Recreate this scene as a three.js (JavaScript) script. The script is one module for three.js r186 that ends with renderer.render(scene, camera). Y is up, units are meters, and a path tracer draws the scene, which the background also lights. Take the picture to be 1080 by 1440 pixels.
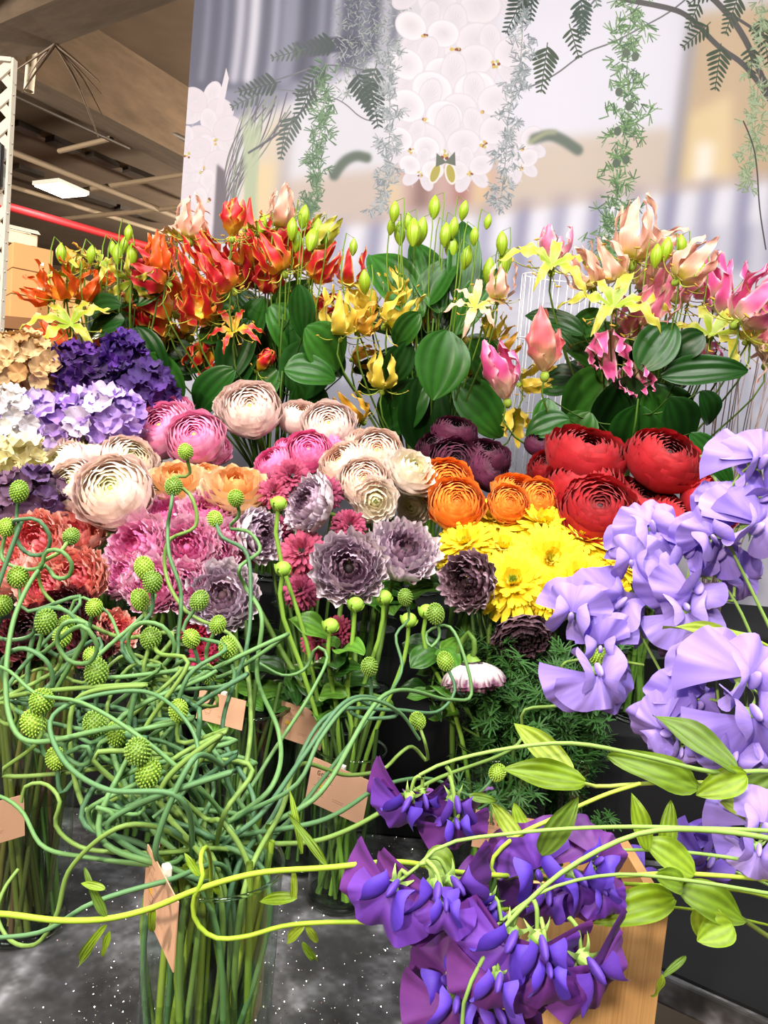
import * as THREE from 'three';
import { mergeGeometries } from 'three/addons/utils/BufferGeometryUtils.js';
import { RoundedBoxGeometry } from 'three/addons/geometries/RoundedBoxGeometry.js';
import { RectAreaLightUniformsLib } from 'three/addons/lights/RectAreaLightUniformsLib.js';

// ---------------------------------------------------------------- camera, light, exposure
RectAreaLightUniformsLib.init();
const scene = new THREE.Scene();
scene.background = new THREE.Color(0.02, 0.02, 0.02);
const renderer = new THREE.WebGLRenderer({ antialias: true });
renderer.toneMapping = THREE.LinearToneMapping;
renderer.toneMappingExposure = 1.28;
renderer.shadowMap.enabled = true;
const R = (a) => a * Math.PI / 180;
const FOV = 68.4, F = 720 / Math.tan(R(FOV / 2)), EYE = 1.35;
const camera = new THREE.PerspectiveCamera(FOV, 1080 / 1440, 0.02, 60);
camera.position.set(0, EYE, 0);
camera.rotation.set(R(-4.5), 0, R(5.2), 'YXZ');
camera.updateMatrixWorld(true);
scene.add(camera);
const STALL_LIGHT = 56, HALL_LIGHT = 66;

// pixel helpers: a pixel gives a direction; the distance comes from the row of vases, the table or the ceiling
const V = (x, y, z) => new THREE.Vector3(x, y, z);
const ray = (px, py) => V((px - 540) / F, (720 - py) / F, -1).applyQuaternion(camera.quaternion);
const at = (px, py, d) => { const r = ray(px, py); return camera.position.clone().addScaledVector(r, d / -r.z); };
const on = (px, py, y) => { const r = ray(px, py); return camera.position.clone().addScaledVector(r, (y - EYE) / r.y); };
const camDepth = (p) => -p.clone().sub(camera.position).applyQuaternion(camera.quaternion.clone().invert()).z;
const metres = (px, p) => px * camDepth(p) / F;

// ---------------------------------------------------------------- helpers
const rng = (seed) => { let s = seed * 2654435761 >>> 0; return () => { s = (s + 0x6d2b79f5) | 0; let t = Math.imul(s ^ (s >>> 15), 1 | s); t = (t + Math.imul(t ^ (t >>> 7), 61 | t)) ^ t; return ((t ^ (t >>> 14)) >>> 0) / 4294967296; }; };
const lerp = (a, b, t) => a + (b - a) * t, clamp = (x, a = 0, b = 1) => Math.min(b, Math.max(a, x));
const sm = (x, a, b) => { const t = clamp((x - a) / (b - a)); return t * t * (3 - 2 * t); };
const lin = (hex) => new THREE.Color(hex).toArray();
const mix3 = (a, b, t) => [lerp(a[0], b[0], t), lerp(a[1], b[1], t), lerp(a[2], b[2], t)];
const used = new Map();
const numbered = (n) => { const k = used.get(n) || 0; used.set(n, k + 1); return k ? n + '_' + String(k).padStart(3, '0') : n; };
function shadows(o) { o.traverse((m) => { if (m.isMesh) { m.castShadow = true; m.receiveShadow = true; } }); return o; }
function mesh(name, geo, mat, parent) { const m = new THREE.Mesh(geo, mat); m.name = name; m.castShadow = true; m.receiveShadow = true; if (parent) parent.add(m); return m; }
function thing(name, label, category, pos, group, kind) {
  const g = new THREE.Group(); g.name = numbered(name); if (pos) g.position.copy(pos);
  g.userData = { label, category }; if (group) g.userData.group = group; if (kind) g.userData.kind = kind;
  scene.add(g); return g;
}
function solo(name, geo, mat, label, category, pos, group) { const m = mesh(numbered(name), geo, mat, scene); if (pos) m.position.copy(pos); m.userData = { label, category }; if (group) m.userData.group = group; return m; }
function struct(name, geo, mat, label, category, pos) { const m = mesh(numbered(name), geo, mat, scene); if (pos) m.position.copy(pos); m.userData = { label, category, kind: 'structure' }; return m; }
const mats = new Map();
function mat(hex, o = {}) {
  const k = hex + JSON.stringify(o);
  if (!mats.has(k)) mats.set(k, new THREE.MeshPhysicalMaterial({ color: hex, roughness: 0.6, side: THREE.DoubleSide, vertexColors: !!o.vc, ...Object.fromEntries(Object.entries(o).filter(([n]) => n !== 'vc')) }));
  return mats.get(k);
}
let veins = null; // fine lengthwise streaks of petal pigment
function petalMat(hex, o = {}) {
  if (!veins) { const f = noiseField(64, 3), g = noiseField(32, 4), W = 256, H = 64, d = new Uint8Array(W * H * 4); for (let y = 0; y < H; y++) for (let x = 0; x < W; x++) { const k = 232 + 23 * (0.65 * f(x / W * 64, y / H * 4) + 0.35 * g(x / W * 20, y / H * 3)), q = (y * W + x) * 4; d[q] = d[q + 1] = d[q + 2] = k; d[q + 3] = 255; } veins = new THREE.DataTexture(d, W, H); veins.magFilter = THREE.LinearFilter; veins.wrapS = veins.wrapT = THREE.RepeatWrapping; veins.colorSpace = THREE.SRGBColorSpace; veins.needsUpdate = true; }
  const m = mat(hex, { vc: true, roughness: 0.75, transmission: 0.14, thickness: 0, ...o }); if (!m.map) m.map = veins; return m;
}
const leafMat = (hex, o = {}) => mat(hex, { vc: true, roughness: 0.38, transmission: 0.12, thickness: 0, specularIntensity: 0.6, ...o });
const stemMat = (hex) => mat(hex, { roughness: 0.5, specularIntensity: 0.5 });
// grid surface: fn(u in -1..1, v in 0..1) -> [x,y,z]; col(u,v) -> [r,g,b]
function grid(nu, nv, fn, col) {
  const p = [], c = [], t = [], ix = [];
  for (let j = 0; j <= nv; j++) for (let i = 0; i <= nu; i++) {
    const u = i / nu * 2 - 1, v = j / nv; p.push(...fn(u, v)); c.push(...(col ? col(u, v) : [1, 1, 1])); t.push(i / nu, v);
    if (i < nu && j < nv) { const a = j * (nu + 1) + i, b = a + 1, d = a + nu + 1, e = d + 1; ix.push(a, b, e, a, e, d); }
  }
  const g = new THREE.BufferGeometry();
  g.setAttribute('position', new THREE.Float32BufferAttribute(p, 3)); g.setAttribute('color', new THREE.Float32BufferAttribute(c, 3)); g.setAttribute('uv', new THREE.Float32BufferAttribute(t, 2));
  g.setIndex(ix); g.computeVertexNormals(); return g;
}
function tint(g, rgb) { const n = g.attributes.position.count, a = new Float32Array(n * 3); for (let i = 0; i < n; i++) a.set(rgb, i * 3); g.setAttribute('color', new THREE.BufferAttribute(a, 3)); return g; }
function merge(list) { return mergeGeometries(list.map((g) => { const q = g.index ? g.toNonIndexed() : g; for (const k of Object.keys(q.attributes)) if (!['position', 'normal', 'uv', 'color'].includes(k)) q.deleteAttribute(k); if (!q.attributes.color) tint(q, [1, 1, 1]); return q; })); }
// tube of varying radius through points
function tube(pts, r0, r1 = r0, seg = 0, rs = 6) {
  const c = pts.getPointAt ? pts : new THREE.CatmullRomCurve3(pts, false, 'centripetal'), n = seg || Math.max(6, (pts.length || 6) * 5);
  const g = new THREE.TubeGeometry(c, n, 1, rs, false), P = g.attributes.position;
  for (let i = 0; i <= n; i++) { const o = c.getPointAt(i / n), rad = lerp(r0, r1, i / n); for (let j = 0; j <= rs; j++) { const k = i * (rs + 1) + j; P.setXYZ(k, o.x + (P.getX(k) - o.x) * rad, o.y + (P.getY(k) - o.y) * rad, o.z + (P.getZ(k) - o.z) * rad); } }
  return g;
}
const rel = (pts, o) => pts.map((p) => p.clone().sub(o));
// orientation whose local y looks along "up" and whose local z is as near "face" as it can be
function basis(up, face = V(0, 0.3, 1)) { const y = up.clone().normalize(), x = new THREE.Vector3().crossVectors(y, face); if (x.lengthSq() < 1e-6) x.set(1, 0, 0); x.normalize(); const z = new THREE.Vector3().crossVectors(x, y); return new THREE.Quaternion().setFromRotationMatrix(new THREE.Matrix4().makeBasis(x, y, z)); }
// value noise on a repeating lattice
function noiseField(n, seed) { const r = rng(seed), a = new Float32Array(n * n).map(() => r()); return (x, y) => { x = ((x % n) + n) % n; y = ((y % n) + n) % n; const i = Math.floor(x), j = Math.floor(y), fx = x - i, fy = y - j, sx = fx * fx * (3 - 2 * fx), sy = fy * fy * (3 - 2 * fy), q = (p, s) => a[((s + n) % n) * n + ((p + n) % n)]; return lerp(lerp(q(i, j), q(i + 1, j), sx), lerp(q(i, j + 1), q(i + 1, j + 1), sx), sy); }; }
function noiseTexture(size, cells, seed, fn, srgb = true) {
  const d = new Uint8Array(size * size * 4), fs = [1, 2, 4, 8].map((m, i) => noiseField(cells * m, seed + i));
  for (let y = 0; y < size; y++) for (let x = 0; x < size; x++) {
    let s = 0, w = 0; fs.forEach((f, i) => { const m = 1 << i, k = 1 / (1 + i * 0.8); s += k * f(x / size * cells * m, y / size * cells * m); w += k; });
    const c = fn(s / w, x / size, y / size), o = (y * size + x) * 4; d[o] = c[0]; d[o + 1] = c[1]; d[o + 2] = c[2]; d[o + 3] = 255;
  }
  const t = new THREE.DataTexture(d, size, size); t.wrapS = t.wrapT = THREE.RepeatWrapping; t.magFilter = THREE.LinearFilter; if (srgb) t.colorSpace = THREE.SRGBColorSpace; t.needsUpdate = true; return t;
}
const rep = (t, x, y) => { const c = t.clone(); c.repeat.set(x, y); c.needsUpdate = true; return c; };
function canvasTexture(w, h, draw) { const c = document.createElement('canvas'); c.width = w; c.height = h; const g = c.getContext('2d'); draw(g, w, h); const t = new THREE.CanvasTexture(c); t.colorSpace = THREE.SRGBColorSpace; t.magFilter = THREE.LinearFilter; return t; }
const box = (x0, x1, y0, y1, z0, z1) => { const g = new THREE.BoxGeometry(Math.abs(x1 - x0), Math.abs(y1 - y0), Math.abs(z1 - z0)); g.translate((x0 + x1) / 2, (y0 + y1) / 2, (z0 + z1) / 2); return g; };
const bar = (a, b, r, rs = 8) => tube(new THREE.LineCurve3(a, b), r, r, 1, rs);

// ---------------------------------------------------------------- lamps
function panelLight(name, label, x, y, z, w, l, power, turn, group, show) {
  const t = thing(name, label, 'light', V(x, y, z), group); t.rotation.y = turn;
  mesh('housing', new RoundedBoxGeometry(w + 0.04, 0.05, l + 0.04, 1, 0.008), mat('#d8d8d4', { roughness: 0.5 }), t);
  const d = mesh('light_diffuser', new THREE.BoxGeometry(w, 0.012, l), new THREE.MeshStandardMaterial({ color: '#ffffff', emissive: '#fffaf0', emissiveIntensity: show }), t); d.position.y = -0.03;
  const L = new THREE.RectAreaLight('#fffcf8', power, w, l); L.position.set(x, y - 0.042, z); L.lookAt(x, y - 2, z); L.rotation.z += turn; scene.add(L);
  return t;
}
// ---------------------------------------------------------------- the hall
const SLAB = 4.4, SOFFIT = 3.8, TABLE = 0.75, HALL = 26;
const concreteTex = noiseTexture(512, 6, 11, (s) => { const k = 0.82 + 0.36 * (s - 0.5); return [152 * k, 140 * k, 128 * k]; });
const concrete = mat('#b9a693', { roughness: 0.95, map: null }); concrete.map = rep(concreteTex, 6, 6);
const wallMat = new THREE.MeshStandardMaterial({ color: '#b9a693', roughness: 0.95, map: rep(concreteTex, 5, 2) });
const floorMat = new THREE.MeshStandardMaterial({ color: '#6a665f', roughness: 0.8, map: rep(concreteTex, 8, 8) });
struct('floor', box(-14, 14, -0.1, 0, -15, 8), floorMat, 'grey concrete floor of the market hall', 'floor');
struct('ceiling', box(-14, 14, SLAB, SLAB + 0.12, -15, 8), concrete, 'brown concrete ceiling slab of the market hall', 'ceiling');
struct('wall_back', box(-14, 14, 0, SLAB, -15.15, -15), wallMat, 'brown concrete wall at the far end of the hall', 'wall');
struct('wall_front', box(-14, 14, 0, SLAB, 8, 8.15), wallMat, 'brown concrete wall behind the viewer', 'wall');
struct('wall_left', box(-14.15, -14, 0, SLAB, -15, 8), wallMat, 'brown concrete side wall of the hall', 'wall');
struct('wall_right', box(14, 14.15, 0, SLAB, -15, 8), wallMat, 'brown concrete side wall beyond the stall', 'wall');
const beamMat = mat('#b3a08c', { roughness: 0.96 }); beamMat.map = rep(concreteTex, 9, 1);
// beams, traced on the plane of their undersides
function beam(name, a, b, c, label) { // a-b one lower edge, c a point on the other lower edge
  const dir = b.clone().sub(a); dir.y = 0; dir.normalize(); const side = V(-dir.z, 0, dir.x), w = c.clone().sub(a).dot(side), L = 14;
  const g = new THREE.BoxGeometry(L, SLAB - SOFFIT, Math.abs(w)); const m = struct(name, g, beamMat, label, 'beam');
  m.position.copy(a.clone().add(b).multiplyScalar(0.5).addScaledVector(side, w / 2)); m.position.y = (SLAB + SOFFIT) / 2;
  m.rotation.y = Math.atan2(-dir.z, dir.x); return m;
}
beam('trim_1', on(20, 124, SOFFIT), on(252, 240, SOFFIT), on(120, 148, SOFFIT), 'deep concrete ceiling beam with cables along its upper edge');
const b2 = beam('trim_2', on(50, 75, SOFFIT), on(245, 2, SOFFIT), on(0, 33, SOFFIT), 'broad concrete ceiling beam crossing above the lattice screen');
const metalDark = mat('#3a322c', { roughness: 0.6 }), metalPale = mat('#8a7a66', { roughness: 0.6 });
function pipe(name, p0, p1, y, r, m, label, cat, group, ext = 0.4) { const a = on(...p0, y), b = on(...p1, y), d = b.clone().sub(a); a.addScaledVector(d, -ext * 0.3); b.addScaledVector(d, ext); const o = a.clone(); return solo(name, bar(V(0, 0, 0), b.sub(o), r), m, label, cat, o, group); }
pipe('cable_conduit', [0, 74], [258, 196], 3.95, 0.03, metalDark, 'black cable bundle running along the near edge of the deep beam', 'cable');
pipe('cable_conduit', [20, 135], [140, 190], 3.79, 0.014, metalDark, 'thin black cable sagging below the deep beam', 'cable');
pipe('ceiling_pipe', [16, 213], [245, 303], 4.1, 0.035, metalPale, 'pale steel pipe with hangers near the lit ceiling panel', 'pipe');
pipe('ceiling_pipe', [16, 262], [200, 318], 4.2, 0.03, metalPale, 'thin pale steel pipe just above the red pipe', 'pipe');
pipe('ceiling_pipe', [118, 267], [250, 247], 4.15, 0.03, metalPale, 'pale cross pipe meeting the lit ceiling panel', 'pipe', undefined, 0.2);
pipe('ceiling_pipe', [96, 307], [250, 292], 4.1, 0.032, metalPale, 'pale cross pipe beyond the lit ceiling panel', 'pipe', undefined, 0.2);
pipe('ceiling_pipe', [85, 212], [150, 196], 4.1, 0.025, metalPale, 'short pale pipe under the ribbed ceiling bay', 'pipe', undefined, 0.1);
pipe('red_pipe', [10, 290], [215, 348], 3.85, 0.05, mat('#a8242a', { roughness: 0.5 }), 'red sprinkler main running under the far ceiling', 'pipe');
for (const [x0, y0, x1, y1] of [[20, 174, 52, 188], [70, 195, 108, 212], [126, 217, 162, 233], [178, 238, 212, 252], [22, 234, 58, 247], [120, 275, 160, 288], [165, 292, 195, 302]]) {
  const a = on(x0, y0, 4.37), b = on(x1, y1, 4.37), d = b.clone().sub(a), g = new THREE.BoxGeometry(d.length(), 0.06, 0.16);
  const m = solo('ceiling_slot', g, metalDark, 'dark slot fitting in the ribbed ceiling bay', 'fitting', a.clone().add(b).multiplyScalar(0.5), 'dark slots in the ceiling'); m.rotation.y = Math.atan2(-d.z, d.x);
}
{ const p = on(41, 118, 3.7); solo('hanging_rod', bar(V(0, 0, 0), V(0.02, 0.6, 0), 0.035), mat('#c9bfae'), 'pale stub pipe hanging under the cable bundle', 'pipe', p.setY(3.65)); }
// lit panel in view, its neighbours in the hall, and the stall's own lamps
{ const p = on(86, 262, 4.1); panelLight('ceiling_light', 'glowing white ceiling panel near the red pipe', p.x, 4.08, p.z, 0.4, 0.4, 40, R(-26), undefined, 9); }
for (const [x, z, l] of [[-5.5, -5, 'white globe lamp hanging over the aisle beyond the lattice'], [0.6, -7, 'white globe lamp hanging behind the printed backdrop'], [-1.3, -11.5, 'white globe lamp hanging at the far end behind the backdrop'], [-2.4, 3.5, 'white globe lamp hanging behind the viewer']]) {
  const t = thing('globe_lamp', l, 'lamp', V(x, 3.4, z)); mesh('lamp_globe', new THREE.SphereGeometry(0.14, 20, 14), new THREE.MeshStandardMaterial({ color: '#ffffff', emissive: '#fff3dd', emissiveIntensity: 3 }), t); mesh('cord', bar(V(0, 0.14, 0), V(0, 1.0, 0), 0.01), metalDark, t);
  const L = new THREE.PointLight('#fff0da', HALL_LIGHT); L.position.set(x, 3.4, z); L.shadow.radius = 7; L.castShadow = true; scene.add(L); }
for (const [x, z] of [[-0.85, -0.35], [0.2, -0.1], [1.0, -0.5]]) panelLight('stall_light', 'white lamp panel hung over the flower stall', x, 3.35, z, 0.5, 0.3, STALL_LIGHT, 0, 'stall lamp panels', 3);
for (const [x, z] of [[-0.9, 1.0], [0.8, 1.0]]) panelLight('aisle_light', 'white lamp panel over the aisle in front of the stall', x, 3.5, z, 1.0, 0.35, STALL_LIGHT, 0, 'aisle lamp panels', 3);
// rack with cartons
const carton = mat('#b78e61', { roughness: 0.9 }), paper = mat('#efe9dd', { roughness: 0.9 });
const rackP = at(40, 455, 8);
{ const t = thing('storage_rack', 'dark brown shelf rack carrying the stacked cartons', 'rack', V(rackP.x, 0, rackP.z));
  const wood = mat('#6d4a2c', { roughness: 0.85 });
  for (const y of [1.3, rackP.y - 0.06]) mesh('shelf', box(-0.9, 0.75, y - 0.06, y + 0.06, -0.55, 0.45), wood, t);
  for (const x of [-0.88, 0.72]) for (const z of [-0.5, 0.4]) mesh('upright', box(x - 0.04, x + 0.04, 0, rackP.y - 0.12, z - 0.04, z + 0.04), mat('#3c2c22', { roughness: 0.8 }), t);
}
const cartonGeo = new RoundedBoxGeometry(0.38, 0.25, 0.36, 1, 0.008), tapeGeo = new THREE.BoxGeometry(0.05, 0.03, 0.004);
for (const [px, k, dz] of [[36, 0, 0], [36, 1, 0], [36, 2, 0], [86, 0, -0.12], [86, 1, -0.12]]) {
  const p = at(px, 455, 8), t = thing('carton', px < 50 ? ['brown carton at the bottom of the tall stack', 'brown carton in the middle of the tall stack', 'brown carton at the top of the tall stack'][k] : ['brown carton at the bottom of the low stack', 'brown carton on top of the low stack'][k], 'box', V(p.x, rackP.y + 0.001 + 0.256 * k, p.z + dz));
  t.rotation.y = R(38); const bdy = mesh('carton_body', cartonGeo, carton, t); bdy.position.y = 0.126;
  const l = mesh('shipping_label', tapeGeo, paper, t); l.position.set(0.08, 0.09, 0.181);
  mesh('tape', new THREE.BoxGeometry(0.05, 0.002, 0.362), mat('#a37c50', { roughness: 0.4 }), t).position.y = 0.2515;
}
{ const p = at(26, 358, 8), t = thing('open_carton', 'pale open carton with raised flaps on the tall stack', 'box', V(p.x, rackP.y + 0.774, p.z)); t.rotation.y = R(38);
  for (const [x0, x1, z0, z1] of [[-0.15, 0.15, -0.12, -0.112], [-0.15, 0.15, 0.112, 0.12], [-0.15, -0.142, -0.12, 0.12], [0.142, 0.15, -0.12, 0.12]]) mesh('side_panel', box(x0, x1, 0, 0.13, z0, z1), mat('#d8c8b0', { roughness: 0.9 }), t);
  const f = mesh('flap', new THREE.BoxGeometry(0.3, 0.005, 0.13), paper, t); f.position.set(0, 0.15, 0.17); f.rotation.x = R(25);
  const f2 = mesh('flap', new THREE.BoxGeometry(0.3, 0.005, 0.13), paper, t); f2.position.set(0, 0.17, -0.15); f2.rotation.x = R(35);
  mesh('bottom_panel', box(-0.15, 0.15, 0, 0.006, -0.12, 0.12), carton, t);
}
// lattice screen at the edge of the stall
{ const top = at(22, 84, 2.3), t = thing('lattice_screen', 'white diagonal lattice screen with a black board on it', 'screen', V(top.x, 0, top.z)), H = top.y, W = 0.5, white = mat('#ddd6ca', { roughness: 0.8 });
  mesh('post', box(-0.007, 0, 0, H, -0.012, 0.012), white, t); mesh('post', box(-W - 0.03, -W, 0, H, -0.015, 0.015), white, t);
  mesh('rail', box(-W, -0.006, H - 0.012, H, -0.015, 0.015), white, t); mesh('rail', box(-W, -0.03, 0.05, 0.08, -0.015, 0.015), white, t);
  for (const s of [1, -1]) for (let y0 = 0.1 - W; y0 < H - 0.05; y0 += 0.085) { // slat clipped to the frame
    let xa = -W, ya = y0, xb = -0.006, yb = y0 + (W - 0.006); if (ya < 0.08) { xa += 0.08 - ya; ya = 0.08; } if (yb > H - 0.01) { xb -= yb - (H - 0.01); yb = H - 0.01; } if (xb - xa < 0.03) continue;
    const L = Math.hypot(xb - xa, yb - ya), m = mesh('slat', new THREE.BoxGeometry(L, 0.026, 0.007), white, t); m.position.set(s > 0 ? (xa + xb) / 2 : -W - 0.006 - (xa + xb) / 2, (ya + yb) / 2, s * 0.004); m.rotation.z = s * Math.PI / 4;
  }
  const a = at(10, 234, 2.28); const bd = mesh('board', new RoundedBoxGeometry(0.2, 0.12, 0.02, 1, 0.004), mat('#15171b', { roughness: 0.5 }), t); bd.position.set(-0.11, a.y, 0.025);
  const c = at(5, 275, 2.28); mesh('wood_bracket', new RoundedBoxGeometry(0.07, 0.05, 0.04, 1, 0.006), mat('#b98b5c', { roughness: 0.8 }), t).position.set(-0.06, c.y, 0.03);
}
// dry twig caught on the beam
{ const r = rng(5), p = on(78, 62, SOFFIT), t = thing('dry_twig', 'dry brown twig hanging from the beam above the lattice', 'twig', p.setY(SOFFIT));
  for (let i = 0; i < 9; i++) { const L = 0.25 + r() * 0.45, a = r() * 6.28, e = V(Math.cos(a) * L, -0.1 - r() * 0.35, Math.sin(a) * L * 0.6); mesh('twig', tube([V(0, 0, 0), e.clone().multiplyScalar(0.5).add(V(0, 0.05 * r(), 0)), e], 0.012, 0.004, 6, 4), mat('#5d4a3a'), t); } }

// ---------------------------------------------------------------- printed backdrop
const MZ = 1.98, mL = at(262, 155, MZ).x, mR = 1.55, mT = 2.75, mB = 0.62, MW = mR - mL, MH = mT - mB;
const TW = 2048, TH = Math.round(TW * MH / MW);
const M = (px, py) => { const p = at(px, py, MZ); return [(p.x - mL) / MW * TW, (mT - p.y) / MH * TH]; };
const S = TW / MW * MZ / F;   // print pixels to one photo pixel
const mural = canvasTexture(TW, TH, (g, w, h) => {
  const r = rng(77), poly = (pts, fill) => { g.beginPath(); pts.forEach((p, i) => { const q = M(...p); i ? g.lineTo(...q) : g.moveTo(...q); }); g.closePath(); g.fillStyle = fill; g.fill(); };
  const path = (pts, col, wd) => { g.beginPath(); const q = pts.map((p) => M(...p)); g.moveTo(...q[0]); for (let i = 1; i < q.length - 1; i++) { const m = [(q[i][0] + q[i + 1][0]) / 2, (q[i][1] + q[i + 1][1]) / 2]; g.quadraticCurveTo(...q[i], ...m); } g.lineTo(...q[q.length - 1]); g.strokeStyle = col; g.lineWidth = wd * S; g.lineCap = 'round'; g.stroke(); };
  const soft = (px, py, rx, ry, rot, c0, c1) => { const q = M(px, py); g.save(); g.translate(q[0], q[1]); g.rotate(rot); g.scale(rx * S, ry * S); const gr = g.createRadialGradient(0, 0, 0.1, 0, 0, 1); gr.addColorStop(0, c0); gr.addColorStop(0.85, c1); gr.addColorStop(1, '#dad4db'); g.fillStyle = gr; g.beginPath(); g.arc(0, 0, 1, 0, 7); g.fill(); g.restore(); };
  const ell = (px, py, rx, ry, rot, fill) => { const q = M(px, py); g.beginPath(); g.ellipse(q[0], q[1], rx * S, ry * S, rot, 0, 7); g.fillStyle = fill; g.fill(); };
  g.fillStyle = '#d9d8dc'; g.fillRect(0, 0, w, h);
  g.filter = `blur(${7 * S}px)`;
  // blurred room: pale panes, ochre openings, dark mullions
  poly([[240, -200], [560, -200], [560, 110], [240, 190]], '#8f90a2');
  poly([[400, 150], [560, 60], [700, 60], [700, 290], [390, 300]], '#dfdfe4');
  poly([[370, 180], [405, 150], [395, 330], [335, 330]], '#dccfb8');
  poly([[350, 230], [390, 230], [380, 330], [340, 330]], '#e8d4a8');
  poly([[700, -100], [985, -100], [950, 200], [700, 230]], '#e4e4ec');
  poly([[690, 205], [945, 180], [940, 275], [690, 300]], '#d3c5b4');
  poly([[400, 255], [560, 235], [560, 315], [390, 325]], '#cfc0b2');
  poly([[980, 20], [1100, 0], [1100, 260], [945, 290]], '#cdb694');
  poly([[968, 160], [1030, 130], [1030, 262], [955, 275]], '#e9d3a4');
  poly([[980, 200], [1005, 200], [1000, 262], [975, 262]], '#fff6e4');
  poly([[970, 30], [980, 28], [948, 275], [936, 277]], '#8f8c92');
  poly([[404, 160], [410, 158], [398, 300], [391, 300]], '#9c98a0');
  poly([[560, 225], [700, 225], [700, 320], [560, 320]], '#c9aaa0');
  poly([[585, 240], [605, 240], [600, 320], [580, 320]], '#8d6f68'); poly([[640, 235], [658, 235], [655, 320], [640, 320]], '#a8706a'); poly([[668, 235], [690, 235], [684, 312], [664, 312]], '#e3c79b');
  poly([[540, 250], [565, 250], [560, 320], [540, 320]], '#e0caa4');
  // seat-cover row along the bottom
  poly([[240, 330], [480, 308], [700, 292], [1120, 245], [1120, 900], [240, 900]], '#d5d6e0');
  for (let i = 0; i < 13; i++) { const x = 470 + i * 52, y = 312 - i * 5.6; poly([[x, y], [x + 20, y - 2], [x + 8, y + 130], [x - 16, y + 132]], i % 2 ? '#9a9ab4' : '#abacc2'); poly([[x + 22, y], [x + 44, y - 3], [x + 34, y + 60], [x + 10, y + 66]], '#eff0f6'); }
  poly([[480, 306], [700, 288], [1120, 240], [1120, 248], [700, 297], [480, 315]], '#bfa793');
  for (let i = 0; i < 26; i++) { const x = 230 + r() * 860, y = 420 + r() * 260; poly([[x, y], [x + 30 + r() * 40, y + 10], [x + 20, y + 60], [x - 20, y + 40]], r() < 0.5 ? '#c3c4d0' : '#dcdde4'); }
  // grey drapes at the top left
  g.filter = `blur(${4 * S}px)`;
  poly([[250, -220], [570, -220], [555, 60], [500, 95], [430, 105], [395, 125], [300, 125], [262, 140]], '#626476');
  for (const [x, wd, c] of [[288, 4, '#a9aabb'], [312, 5, '#9fa0b2'], [335, 12, '#c6c6d2'], [355, 14, '#d8d8e0'], [385, 10, '#a6a7b8'], [405, 22, '#8b8da0'], [428, 8, '#4c4e60'], [450, 10, '#8e90a2'], [470, 12, '#b2b2c0'], [510, 12, '#7c7e90'], [540, 16, '#b7b8c4']]) path([[x + 14, -200], [x + 6, 0], [x, 70], [x - 6, 112]], c, wd);
  g.filter = `blur(${1.2 * S}px)`;
  poly([[415, 60], [500, 50], [515, 66], [440, 82], [412, 80]], '#565867');
  // veil of fine foliage left of the orchids
  g.filter = 'none';
  for (let i = 0; i < 2600; i++) { const x = 470 + r() * 110, y = -180 + r() * 320; if (r() > 0.75 - (x - 520) ** 2 / 9000) continue; path([[x, y], [x + (r() - 0.5) * 16, y + (r() - 0.5) * 16]], r() < 0.5 ? '#8f9a90' : r() < 0.6 ? '#b9c0bb' : '#75827c', 0.9); }
  // orchids
  const orchid = (x, y, s, a, base = '#e9e4e6') => {
    const pt = (ax, ay) => [x + (ax * Math.cos(a) - ay * Math.sin(a)) * s, y + (ax * Math.sin(a) + ay * Math.cos(a)) * s];
    const pet = (cx, cy, rx, ry, ro, f) => { const q = pt(cx, cy); g.globalAlpha = 1; const q2 = pt(cx * 0.8, cy * 0.8); soft(q[0], q[1], rx * s, ry * s, ro + a, '#ded8dd', f); g.globalAlpha = 0.22; for (let k = 0; k < 12; k++) { const w = (k / 11 - 0.5) * 1.5; path([q2, pt(cx + Math.cos(ro + 1.57 * (rx < ry ? 0 : 1)) * w * rx * 0.9, cy + w * ry * 0.5 + (rx < ry ? Math.sign(cy) * ry * 0.6 : 0))], k % 2 ? '#f8f5f6' : '#cfc7ce', 1.2); } g.globalAlpha = 1; };
    pet(0, -0.62, 0.34, 0.5, 0, '#e9e4e8'); pet(-0.4, 0.5, 0.32, 0.5, 0.6, '#e6e0e5'); pet(0.4, 0.5, 0.32, 0.5, -0.6, '#e6e0e5');
    pet(-0.58, -0.1, 0.56, 0.46, 0.2, base); pet(0.58, -0.1, 0.56, 0.46, -0.2, base);
    for (let k = 0; k < 9; k++) { const q = pt((r() - 0.5) * 0.25, 0.1 + r() * 0.25); ell(q[0], q[1], 0.05 * s, 0.05 * s, 0, ['#d9b95e', '#8c4a3a', '#c8c27a', '#f3efe6'][k % 4]); }
  };
  for (const [x, y, s, a] of [[640, -150, 52, 0], [590, -100, 46, 0.2], [690, -90, 46, -0.2], [640, -60, 55, 0], [595, -20, 44, 0.3], [690, -10, 44, -0.3], [645, 10, 52, 0.1], [640, 60, 50, 0], [600, 45, 40, 0.2], [695, 82, 44, -0.2], [596, 100, 44, 0.2], [638, 130, 52, 0], [672, 150, 44, -0.2], [598, 160, 46, 0.25], [628, 205, 52, 0.05], [676, 195, 42, -0.4], [580, 205, 34, 0.3], [660, 238, 30, -0.2], [592, 238, 28, 0.2], [735, 205, 30, -0.6], [730, 230, 26, -0.4]]) orchid(x, y, s, a, r() < 0.5 ? '#f3f0f2' : '#ece7ea');
  for (const [x, y, ro] of [[612, 243, 0.3], [634, 243, -0.3]]) { ell(x, y, 8, 15, ro, '#efe9df'); ell(x, y, 5.5, 12, ro, '#b7ad55'); }
  poly([[614, 214], [627, 226], [640, 212], [641, 232], [627, 228], [613, 234]], '#6c7466');
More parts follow.
